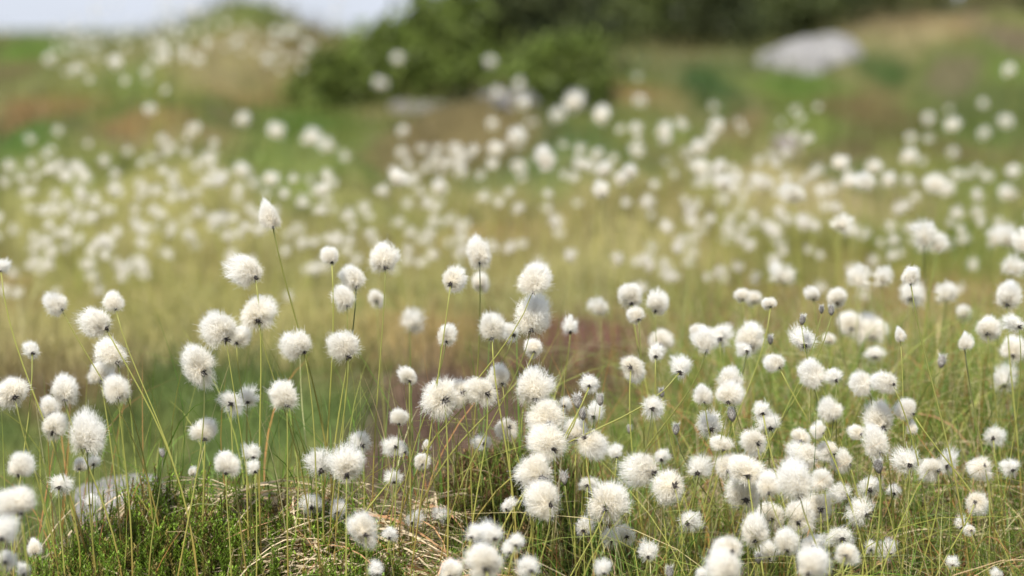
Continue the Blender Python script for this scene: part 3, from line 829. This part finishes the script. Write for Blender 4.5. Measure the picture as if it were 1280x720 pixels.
for line in BG.strip().splitlines():
    a, label = line.split('|'); px, py = (float(q) for q in a.split())
    big = 'biggest' in label or 'large' in label or 'largest' in label or 'big ' in label
    lift = rs.uniform(.16, .26)
    P, d = ground_hit(px, py, lift, 2.9)
    if d > 14: d = 10.4; P = at(px, py, d)
    R = rs.uniform(.0125, .0155) * (1.15 if d > 7 else 1.0) * (1.25 if big else 1) * (1.15 if 'bright' in label else 1)
    plant(P, R, 'R', (rs.normal(0, .3), rs.normal(.1, .3), 1), rs.normal(0, .08), label, FAR_GROUP, rs, soft=True)

# the countless rest of the bog's cottongrass, too many and too blurred to tell apart
BOXES = [(0, 185, 250, 262, 44), (0, 255, 330, 362, 105), (330, 220, 640, 345, 86), (0, 350, 200, 430, 9), (650, 195, 1000, 340, 62), (640, 120, 1280, 200, 26), (800, 285, 885, 345, 16),
         (885, 215, 1000, 345, 40), (1000, 215, 1280, 345, 66), (60, 18, 260, 90, 66), (180, 5, 400, 70, 44), (330, 330, 640, 440, 12), (520, 180, 600, 240, 12),
         (205, 400, 245, 430, 5), (230, 180, 290, 235, 14), (40, 190, 90, 235, 10), (1080, 340, 1260, 400, 10), (400, 0, 470, 30, 4), (960, 330, 1100, 420, 8)]
soft_v = []
for me in SOFT[:3]:
    # thinned copy of a soft head, reused as plain arrays
    nv = len(me.vertices); co = np.empty(nv * 3, np.float32); me.vertices.foreach_get('co', co); co = co.reshape(-1, 4, 2, 3)
    soft_v.append((co[::3], co[::5]))
parts, sparts = [], []
for (x0, y0, x1, y1, n) in BOXES:
    cl = rs.integers(1, 4)
    cx, cy = rs.uniform(x0, x1, max(1, n // cl)), rs.uniform(y0, y1, max(1, n // cl))
    for q in range(n):
        c = q % len(cx)
        px, py = cx[c] + rs.normal(0, 24), cy[c] + rs.normal(0, 15)
        lift = rs.uniform(.15, .26)
        P, d = ground_hit(px, py, lift, rs.uniform(3.85, 5.0))
        if d > 13 or P[2] - h1(P[0], P[1]) < .05: continue
        R = rs.uniform(.010, .0145) * (1.2 if d > 8 else .95)
        ax = unit(np.array([rs.normal(0, .35), rs.normal(.1, .35), 1.0]))
        M = np.array(rot_to(ax, rs.uniform(0, 6.28)).to_matrix())
        co = soft_v[rs.integers(0, 3)][0 if d < 6 else 1]; m_, k_ = co.shape[:2]
        V = (co.reshape(-1, 3) * np.array([R, R, R])) @ M.T + (P - ax * R * .66)
        bb = (np.arange(m_) * k_ * 2)[:, None] + (np.arange(k_ - 1) * 2)[None]
        F = np.stack([bb, bb + 1, bb + 3, bb + 2], -1).reshape(-1)
        parts.append((V, F, np.full(m_ * (k_ - 1), 4), np.repeat((WHITE * .55 + CREAM * .40)[None], len(V), 0)))
        t0 = P - ax * R * .6; rt = np.array([t0[0] + rs.normal(0, .03), t0[1] + rs.normal(0, .03), 0]); rt[2] = h1(rt[0], rt[1])
        sparts.append((t0, rt))
V, F, S, C = merge(parts)
n0 = len(S)
T0 = np.array([a for a, _ in sparts]); RT = np.array([b_ for _, b_ in sparts])
tt = np.linspace(0, 1, 4)[None, :, None]
P = RT[:, None] * (1 - tt) + T0[:, None] * tt
sv = ribbons(P, np.full(P.shape[:2], .0005), np.repeat(np.array([[1.0, 0, 0]]), len(P), 0), np.repeat(np.array([[.25, .25, .06]]), len(P), 0))
V, F, S, C = merge([(V, F, S, C), sv])
mi = np.concatenate([np.zeros(n0, int), np.ones(len(S) - n0, int)])
me = mesh_np('cottongrass_drift', V, F, S, [M_FLUFF, M_STEM], C, midx=mi)
tag(link('cottongrass_drift', me), 'countless blurred white cottongrass heads drifting over the yellow bog', 'cottongrass', kind='stuff')

# ------------------------------------------------------------------ grass
def blades(x, y, hgt, lean, w, cols, k=6, droop=None, face=None, r=rng, sink=.004):
    """arched tapering blades rooted on the ground"""
    n = len(x)
    z = H(x, y) - sink
    az = r.uniform(0, 2 * PI, n) if face is None else face
    dr = np.stack([np.cos(az), np.sin(az), np.zeros(n)], 1)
    t = np.linspace(0, 1, k)[None, :]
    droop = np.zeros(n) if droop is None else droop
    hz = (lean[:, None] * (t * .5 + .5 * t ** 2) + droop[:, None] * t ** 3) * hgt[:, None]
    vt = (t - .55 * droop[:, None] * t ** 3 - .18 * lean[:, None] * t ** 2) * hgt[:, None]
    P = np.stack([x, y, z], 1)[:, None] + dr[:, None] * hz[..., None] + np.array([0, 0, 1.0]) * vt[..., None]
    P = P + r.normal(size=(n, 1, 3)) * np.array([1, 1, .2]) * (np.sin(t * 3.1)[..., None] * .04 * hgt[:, None, None])
    W = w[:, None] * (1 - .9 * t ** 2.2) * .5
    side = unit(np.cross(dr, np.array([0, 0, 1.0])) + r.normal(size=(n, 3)) * .45)
    return ribbons(P, W, side, cols)

G1, G2, G3, G4 = np.array([.13, .22, .03]), np.array([.30, .32, .07]), np.array([.52, .44, .24]), np.array([.38, .18, .06])
def mixcols(n, w, r=rng):
    pal = np.stack([G1, G2, G3, G4])[r.choice(4, n, p=np.array(w) / sum(w))]
    return pal * r.uniform(.65, 1.3, (n, 1)) * r.normal(1, .06, (n, 3))

parts = []
# right-hand sward
n = 17000
x, y = rng.uniform(.02, .78, n), 2.05 + 1.6 * rng.random(n) ** 1.25
keep = rng.random(n) < np.clip(.35 + 1.7 * (fbm(x * 7, y * 7, 131) + .25) + (x > .33) * .25, .08, 1) * sst(-.02, .16, x + .1 * (y - 2.4))
x, y = x[keep], y[keep]; n = len(x)
parts.append(blades(x, y, rng.uniform(.05, .17, n) * np.where(y < 2.3, .8, 1), np.abs(rng.normal(.25, .3, n)), rng.uniform(.0007, .0015, n), mixcols(n, (4.6, 2.9, 1.8, .9)), droop=np.clip(rng.normal(.25, .4, n), 0, 1.3)))
# long loose blades over the sward
n = 900
x, y = rng.uniform(.04, .66, n), rng.uniform(2.15, 3.1, n)
parts.append(blades(x, y, rng.uniform(.14, .26, n), np.abs(rng.normal(.4, .3, n)), rng.uniform(.0008, .0013, n), mixcols(n, (2, 4, 1.2, .8)), k=9, droop=np.clip(rng.normal(.6, .4, n), 0, 1.5)))
# leaves of the hummock's own cottongrass, in bunches
cx = np.array([-.40, -.31, -.235, -.17, -.155, -.12, -.07, -.02, .03, .06, .10, .01, -.44, -.36])
cy = np.array([2.52, 2.5, 2.55, 2.5, 2.42, 2.5, 2.45, 2.5, 2.44, 2.5, 2.45, 2.58, 2.42, 2.6])
c = rng.integers(0, len(cx), 420); n = len(c)
x, y = cx[c] + rng.normal(0, .02, n), cy[c] + rng.normal(0, .025, n)
parts.append(blades(x, y, rng.uniform(.07, .21, n), np.abs(rng.normal(.2, .18, n)), rng.uniform(.0008, .0015, n), mixcols(n, (4, 4.5, .8, .6)), k=8, droop=np.clip(rng.normal(.1, .3, n), 0, 1.2)))
# fine grass at the foot of the hummocks
n = 2600
x, y = rng.uniform(-.14, .30, n), rng.uniform(2.12, 2.46, n)
parts.append(blades(x, y, rng.uniform(.03, .085, n), np.abs(rng.normal(.35, .35, n)), rng.uniform(.0007, .0013, n), mixcols(n, (4, 3, 2.0, .5)), droop=np.clip(rng.normal(.4, .4, n), 0, 1.3)))
# short grass through the heather
n = 1900
x, y = rng.uniform(-.50, .2, n), rng.uniform(2.22, 2.62, n)
parts.append(blades(x, y, rng.uniform(.03, .09, n), np.abs(rng.normal(.3, .3, n)), rng.uniform(.0007, .0013, n), mixcols(n, (4, 2.4, 2.0, .7)), droop=np.clip(rng.normal(.3, .4, n), 0, 1.3)))
V, F, S, C = merge(parts)
tag(link('grass', mesh_np('grass', V, F, S, M_BLADE, C)), 'fine green and yellow grass blades round the near cottongrass', 'grass', kind='stuff')

# bog grass of the middle distance and the rise behind
parts = []
def field(n, y0, y1, h0, h1_, w0, w1, gain, k=4):
    y = y0 + (y1 - y0) * rng.random(n) ** 1.25
    x = rng.uniform(-1, 1, n) * (.2 * y + .25)
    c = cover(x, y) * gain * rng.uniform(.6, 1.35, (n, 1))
    dens = np.clip(.8 + 1.5 * fbm(x * 3, y * 3, 141), .15, 1)
    keep = (rng.random(n) < dens) & ~((y < 3.5) & (x < .22))
    x, y, c = x[keep], y[keep], c[keep]; n = len(x)
    parts.append(blades(x, y, rng.uniform(h0, h1_, n), np.abs(rng.normal(.3, .3, n)), rng.uniform(w0, w1, n), c, k=k, droop=np.clip(rng.normal(.2, .3, n), 0, 1)))
field(24000, 3.3, 5.6, .03, .09, .0012, .0025, 1.35)
field(34000, 5.2, 12.5, .04, .11, .002, .0045, 1.3)
# hanging moss and grass on the bank of the hollow
n = 9000
x, y = rng.uniform(-.95, .25, n), rng.uniform(2.75, 3.72, n)
c = cover(x, y) * 1.3 * rng.uniform(.6, 1.4, (n, 1))
parts.append(blades(x, y, rng.uniform(.015, .06, n), np.abs(rng.normal(.4, .3, n)), rng.uniform(.001, .002, n), c, k=4))
V, F, S, C = merge(parts)
tag(link('bog_grass', mesh_np('bog_grass', V, F, S, M_BLADE, C)), 'blurred yellow green bog grass stretching back to the rise', 'grass', kind='stuff')

# ------------------------------------------------------------------ straw: matted dead leaves on the crest of the hummock
def straw(cx, cy, rx, ry, n, lz=.012, ln=(.05, .15), dirx=0.0):
    a, rr = rng.uniform(0, 2 * PI, n), np.sqrt(rng.random(n))
    x, y = cx + rx * rr * np.cos(a), cy + ry * rr * np.sin(a)
    az = rng.normal(dirx, .7, n) + PI * rng.integers(0, 2, n)
    L = rng.uniform(*ln, n)
    k = 8; t = np.linspace(-.5, .5, k)[None]
    bend = rng.normal(0, .35, n)
    dx, dy = np.cos(az), np.sin(az)
    X = x[:, None] + L[:, None] * (t * dx[:, None] - bend[:, None] * (t ** 2) * dy[:, None])
    Y = y[:, None] + L[:, None] * (t * dy[:, None] + bend[:, None] * (t ** 2) * dx[:, None]) * .7
    lift = rng.uniform(.0, lz, n) * rng.random(n); arch = np.abs(rng.normal(.0, .10, n)) * L
    Z = H(X.ravel(), Y.ravel()).reshape(X.shape) + .004 + lift[:, None] + arch[:, None] * (1 - 4 * t ** 2) - .0
    P = np.stack([X, Y, Z], -1)
    W = (rng.uniform(.0006, .0013, n)[:, None]) * (1 - .7 * np.abs(t * 2) ** 3) * .9
    c = np.array([.60, .49, .32]) * rng.uniform(.6, 1.2, (n, 1)) * np.where(rng.random((n, 1)) < .2, np.array([[.9, .62, .5]]), 1)
    sd = unit(np.stack([-dy, dx, np.zeros(n)], 1) + rng.normal(size=(n, 3)) * .5)
    return ribbons(P, W, sd, c)
parts = [straw(-.20, 2.49, .14, .035, 1100, .02), straw(-.13, 2.41, .08, .04, 360, .02), straw(-.02, 2.38, .09, .035, 420, .02), straw(.09, 2.35, .09, .04, 420, .02), straw(.2, 2.36, .1, .05, 200, .03),
         straw(.30, 2.72, .12, .05, 420, .03), straw(-.33, 2.50, .06, .03, 80, .02), straw(.42, 2.5, .25, .25, 300, .05, (.06, .18)), straw(-.25, 2.36, .2, .06, 40, .03, (.05, .12))]
V, F, S, C = merge(parts)
tag(link('dry_grass', mesh_np('dry_grass', V, F, S, M_STRAW, C)), 'matted pale straw of dead grass along the crest of the hummock', 'straw', kind='stuff')

# ------------------------------------------------------------------ heather: upright shoots set with needle leaves
def heather(n, sampler, hh, green):
    x, y = sampler(n); n = len(x)
    z = H(x, y) - .004
    h = rng.uniform(*hh, n) * (.75 + .9 * (fbm(x * 14, y * 14, 151) + .25))
    lean = rng.normal(0, .22, (n, 2))
    base = np.stack([x, y, z], 1)
    tipv = np.stack([lean[:, 0] * h, lean[:, 1] * h, h], 1)
    col = green(n, x, y)
    k = 4; t = np.linspace(0, 1, k)[None, :, None]
    P = base[:, None] + tipv[:, None] * t + np.stack([lean[:, 1], -lean[:, 0], np.zeros(n)], 1)[:, None] * (t ** 2) * .25 * h[:, None, None]
    st = ribbons(P, np.full((n, k), .0005), SIDES(n, rng), np.repeat((np.array([.13, .08, .04]))[None], n, 0))
    m = 30
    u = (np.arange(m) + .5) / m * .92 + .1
    pos = base[:, None] + tipv[:, None] * u[None, :, None] + np.stack([lean[:, 1], -lean[:, 0], np.zeros(n)], 1)[:, None] * (u ** 2)[None, :, None] * .25 * h[:, None, None]
    a = np.arange(m)[None] * 2.4 + rng.uniform(0, 6, (n, 1))
    d = unit(np.stack([np.cos(a), np.sin(a), np.full(a.shape, .75)], -1) + unit(tipv)[:, None] * .3)
    ll = rng.uniform(.0028, .0055, (n, m, 1)) * (1.15 - .45 * u[None, :, None])
    p0, p1 = pos.reshape(-1, 3), (pos + d * ll).reshape(-1, 3)
    PP = np.stack([p0, p1], 1)
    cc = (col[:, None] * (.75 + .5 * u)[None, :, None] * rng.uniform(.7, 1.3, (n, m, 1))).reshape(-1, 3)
    sd = unit(np.stack([-np.sin(a), np.cos(a), np.zeros(a.shape)], -1)).reshape(-1, 3)
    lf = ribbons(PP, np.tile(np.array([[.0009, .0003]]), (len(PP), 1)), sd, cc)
    return merge([st, lf])
def samp(cx, cy, rx, ry, ysq=1):
    def f(n):
        a, rr = rng.uniform(0, 2 * PI, n), np.sqrt(rng.random(n))
        x, y = cx + rx * rr * np.cos(a), cy + ry * rr * np.sin(a)
        k = rng.random(n) < np.clip(.75 + 1.4 * fbm(x * 16, y * 16, 161), .1, 1)
        return x[k], y[k]
    return f
def g_bright(n, x, y): return np.where(rng.random((n, 1)) < .8, np.array([[.18, .28, .03]]), np.array([[.27, .22, .06]])) * rng.uniform(.6, 1.25, (n, 1))
def g_brown(n, x, y): return np.where(rng.random((n, 1)) < .55, np.array([[.15, .19, .035]]), np.array([[.22, .135, .06]])) * rng.uniform(.6, 1.3, (n, 1))
parts = [heather(3200, samp(-.27, 2.38, .18, .12), (.026, .055), g_bright), heather(900, samp(-.09, 2.34, .14, .08), (.018, .04), g_bright),
         heather(1000, samp(.03, 2.53, .10, .08), (.02, .042), g_brown), heather(900, samp(.12, 2.38, .14, .10), (.02, .045), g_brown),
         heather(900, samp(.35, 2.55, .22, .18), (.02, .04), g_brown), heather(500, samp(.17, 2.30, .10, .07), (.02, .04), g_bright)]
V, F, S, C = merge(parts)
tag(link('heather', mesh_np('heather', V, F, S, M_HEATH, C)), 'low green and brownish heather covering the near hummocks', 'heather', kind='stuff')

# ------------------------------------------------------------------ rocks
def rock(label, loc, size, seed, mat, rot=0, wedge=0.0):
    import bmesh
    bm = bmesh.new(); bmesh.ops.create_icosphere(bm, subdivisions=5, radius=1)
    from mathutils import noise
    r = random.Random(seed); off = Vector((r.random() * 50, r.random() * 50, r.random() * 50))
    for v in bm.verts:
        p = v.co.copy()
        q = noise.fractal(p * 1.3 + off, .9, 2.1, 5) * .22
        p = p * (1 + q)
        # flat weathered faces
        for nrm, dd in ((Vector((.1, -.1, 1)), .62), (Vector((.4, -.9, .35)), .8), (Vector((-.8, -.5, .3)), .82), (Vector((.85, -.1, .45)), .8)):
            nn = nrm.normalized(); e = p.dot(nn) - dd
            if e > 0: p -= nn * e * .8
        p.z *= 1 - wedge * .5 * (1 - p.x)
        p += noise.noise_vector(p * 4 + off) * .05
        v.co = Vector((p.x * size[0], p.y * size[1], p.z * size[2]))
    me = bpy.data.meshes.new('rock'); bm.to_mesh(me); bm.free()
    for f in me.polygons: f.use_smooth = True
    me.materials.append(mat)
    o = link('rock', me); o.location = loc; o.rotation_euler = (0, 0, rot)
    return tag(o, label, 'rock')
RM1 = rock_mat('pale_granite', (.13, .125, .115), (.245, .235, .22), (.34, .33, .31))
RM2 = rock_mat('grey_rock', (.14, .13, .12), (.235, .22, .205), (.33, .31, .295))
RM3 = rock_mat('mauve_rock', (.17, .14, .135), (.29, .25, .24), (.38, .34, .33))
def rock_at(px, py, wpx, hpx, dpt, label, seed, mat, flat=1.0, rot=0, d=None, wedge=0.0):
    P, dd = ground_hit(px, py + hpx / 2)
    if d: dd = d; P = at(px, py + hpx / 2, d)
    sx, sz = wpx / 2 * dd / FL * 1.05, hpx * dd / FL * flat
    return rock(label, (P[0], P[1] + dpt * .8, P[2] - sz * .45), (sx, dpt, sz * 1.6), seed, mat, rot, wedge)
rock_at(1030, 58, 165, 60, .4, 'pale smooth boulder slab on the slope under the dark shrubs', 3, RM1, flat=1.4, wedge=.45)
rock_at(530, 128, 125, 20, .3, 'low grey rock slab at the foot of the green bush', 25, RM2, flat=.8)
rock_at(635, 118, 80, 13, .25, 'low grey rock ledge right of the grey slab, under the dark bush', 9, RM2)
rock_at(988, 178, 46, 44, .12, 'small upright mauve grey rock in the green bog', 12, RM3)
Pq = at(150, 590, 3.02)
rock('flat wet grey rock in the hollow behind the heather hummock', (Pq[0], Pq[1], Pq[2] - .03), (.05, .13, .02), 21, RM2)

# ------------------------------------------------------------------ shrubs on the skyline
def shrub(px, yb, yt, wpx, cl, label, seed, d=None):
    r = np.random.default_rng(seed)
    P0, dd = ground_hit(px, yb)
    if d: dd = d
    x0, y0 = ray(px, yb)[0] * dd, dd * CP
    z0 = h1(x0, y0) - .02
    wm = wpx * dd / FL; hm = max(.1, at(px, yt, dd)[2] - z0)
    o = empty('shrub', (x0, y0, z0)); tag(o, label, 'shrub', 'shrubs along the skyline of the bog')
    # limbs
    parts, tips = [], []
    for q in range(16):
        a = r.uniform(0, 2 * PI); e = r.uniform(.15, 1.0)
        tip = np.array([math.cos(a) * wm * e * 1.15, math.sin(a) * wm * e * .8, hm * (1.0 - .5 * e * e) * r.uniform(.5, 1.08)])
        t = np.linspace(0, 1, 6)[:, None]
        P = np.array([0, 0, 0]) + tip * t + np.array([0, 0, .12 * hm]) * np.sin(t * PI) + r.normal(size=(6, 3)) * .012 * (t > 0)
        parts.append(tube(P, np.linspace(.012, .003, 6), 5, np.full((6, 3), .1))); tips += [P[3], P[4], P[5]]
    V, F, S, C = merge(parts)
    link('stem', mesh_np('shrub_stem', V, F, S, M_BARK, C), o)
    # leaf clumps round the limb ends
    n = 6500
    tips = np.array(tips); extra = np.stack([r.normal(0, .5, 40) * wm, r.normal(0, .4, 40) * wm, r.uniform(.02, .8, 40) * hm], 1)
    extra = extra[(extra[:, 0] / wm) ** 2 + (extra[:, 1] / wm) ** 2 + (extra[:, 2] / hm) ** 2 < 1]
    cen = np.concatenate([tips, extra])
    w = r.integers(0, len(cen), n)
    p = cen[w] + r.normal(size=(n, 3)) * np.array([.15 * wm, .15 * wm, .09 * hm]) * r.uniform(.5, 1.7, len(cen))[w][:, None]
    p[:, 2] = np.abs(p[:, 2])
    d_ = unit(r.normal(size=(n, 3)) + np.array([0, -.2, .5]))
    L = r.uniform(.022, .04, n)
    t = np.array([0, .5, 1.0])
    PP = p[:, None] + d_[:, None] * (L[:, None] * t[None])[..., None]
    W = np.tile(np.array([[.002, .0095, .001]]), (n, 1))
    clump = r.uniform(.55, 1.6, len(cen))[w][:, None] * np.array([[1, 1, 1]]) + (r.random(len(cen)) < .22)[w][:, None] * np.array([[.06, .02, .01]])
    cc = np.asarray(cl)[None] * clump * r.uniform(.7, 1.3, (n, 1))
    V, F, S, C = ribbons(PP, W, unit(np.cross(d_, r.normal(size=(n, 3)))), cc)
    link('foliage', mesh_np('shrub_foliage', V, F, S, M_LEAF, C), o)
    return o
GA, GB, GC, GD = (.15, .195, .045), (.11, .135, .04), (.075, .09, .034), (.15, .15, .055)
for (px, yb, yt, wpx, cl, lab, sd, dd) in [
    (415, 122, 78, 42, GA, 'small bright green shrub just right of the flowery ridge', 1, None),
    (485, 124, 38, 66, GA, 'bright green rounded bush sloping up from the sky gap', 2, None),
    (560, 122, -5, 74, GA, 'tall bright green bush reaching the top edge, behind the grey rock', 3, None),
    (628, 112, -20, 52, GC, 'very dark bush behind the brightest blurred cotton dot', 4, None),
    (690, 92, -40, 90, GC, 'dark shadowy bush at the top, centre of the skyline', 5, None),
    (705, 122, 52, 56, GA, 'low light green shrub in front of the dark shadowy bush', 6, None),
    (785, 66, -40, 80, GB, 'olive green bush at the top, between two darker ones', 7, 11.6),
    (870, 62, -40, 80, GC, 'dark bush above the rusty band, left of the pale boulder', 8, 11.6),
    (955, 55, -40, 84, GB, 'dark green bush behind the left end of the pale boulder', 9, 12.2),
    (1045, 40, -40, 84, GC, 'dark bush right behind the pale boulder', 10, 12.6),
    (1120, 30, -40, 70, GB, 'dark green bush beside the straw coloured hump', 11, 12.6),
    (1235, 30, -40, 80, GD, 'olive bush behind the straw coloured hump at upper right', 12, 12.4)]:
    shrub(px, yb, yt, wpx, cl, lab, sd, dd)

# ------------------------------------------------------------------ camera, sky, sun
cam = bpy.data.cameras.new('camera'); co = bpy.data.objects.new('camera', cam); COL.objects.link(co)
co.location = (0, 0, CAM_Z); co.rotation_euler = (PI / 2 - PITCH, 0, 0)
cam.lens = 100; cam.sensor_width = 36; cam.clip_end = 5000; cam.clip_start = .05
cam.dof.use_dof = True; cam.dof.focus_distance = FOCUS; cam.dof.aperture_fstop = 4.8
SC.camera = co
SUN_EL, SUN_AZ = math.radians(55), math.radians(-158)     # azimuth clockwise from +Y
w = bpy.data.worlds.new('World'); SC.world = w; w.use_nodes = True
nt = w.node_tree; bg = nt.nodes['Background']
sky = nt.nodes.new('ShaderNodeTexSky'); sky.sky_type = 'NISHITA'; sky.sun_disc = False
sky.sun_elevation = SUN_EL; sky.sun_rotation = SUN_AZ; sky.air_density = 1.0; sky.dust_density = 2.0

# thin bright cloud veil, thickest towards the horizon
tc = nt.nodes.new('ShaderNodeTexCoord'); sp = nt.nodes.new('ShaderNodeSeparateXYZ'); nt.links.new(tc.outputs['Generated'], sp.inputs[0])
mp = nt.nodes.new('ShaderNodeMapping'); mp.inputs['Scale'].default_value = (5, 5, 16); nt.links.new(tc.outputs['Generated'], mp.inputs[0])
no = nt.nodes.new('ShaderNodeTexNoise'); no.inputs['Scale'].default_value = 1.2; no.inputs['Detail'].default_value = 6; nt.links.new(mp.outputs[0], no.inputs['Vector'])
hz = nt.nodes.new('ShaderNodeMapRange'); hz.inputs['From Min'].default_value = .0; hz.inputs['From Max'].default_value = .5
hz.inputs['To Min'].default_value = .55; hz.inputs['To Max'].default_value = .05; nt.links.new(sp.outputs['Z'], hz.inputs['Value'])
ad = nt.nodes.new('ShaderNodeMath'); ad.operation = 'MULTIPLY_ADD'; ad.use_clamp = True; ad.inputs[1].default_value = .8
nt.links.new(no.outputs['Fac'], ad.inputs[0]); nt.links.new(hz.outputs[0], ad.inputs[2])
mc = nt.nodes.new('ShaderNodeMix'); mc.data_type = 'RGBA'
mc2 = [i for i in mc.inputs if i.type == 'RGBA']
mc2[1].default_value = (3.5, 3.75, 4.25, 1)
nt.links.new(ad.outputs[0], mc.inputs[0]); nt.links.new(sky.outputs[0], mc2[0])
nt.links.new([o_ for o_ in mc.outputs if o_.type == 'RGBA'][0], bg.inputs[0])
bg.inputs[1].default_value = .13
sl = bpy.data.lights.new('sun', 'SUN'); sl.energy = 4.0; sl.angle = math.radians(1.0); sl.color = (1, .965, .91)
so = bpy.data.objects.new('sun', sl); COL.objects.link(so)
dirv = Vector((math.sin(SUN_AZ) * math.cos(SUN_EL), math.cos(SUN_AZ) * math.cos(SUN_EL), math.sin(SUN_EL)))
so.rotation_euler = dirv.to_track_quat('Z', 'Y').to_euler(); so.location = (0, 0, 5)
vs = SC.view_settings
vs.view_transform = 'Standard'; vs.look = 'None'; vs.gamma = 1; vs.use_curve_mapping = False; vs.exposure = 0.72
SC.cycles.max_bounces = 10; SC.cycles.diffuse_bounces = 6; SC.cycles.transmission_bounces = 8
SC.cycles.use_denoising = True
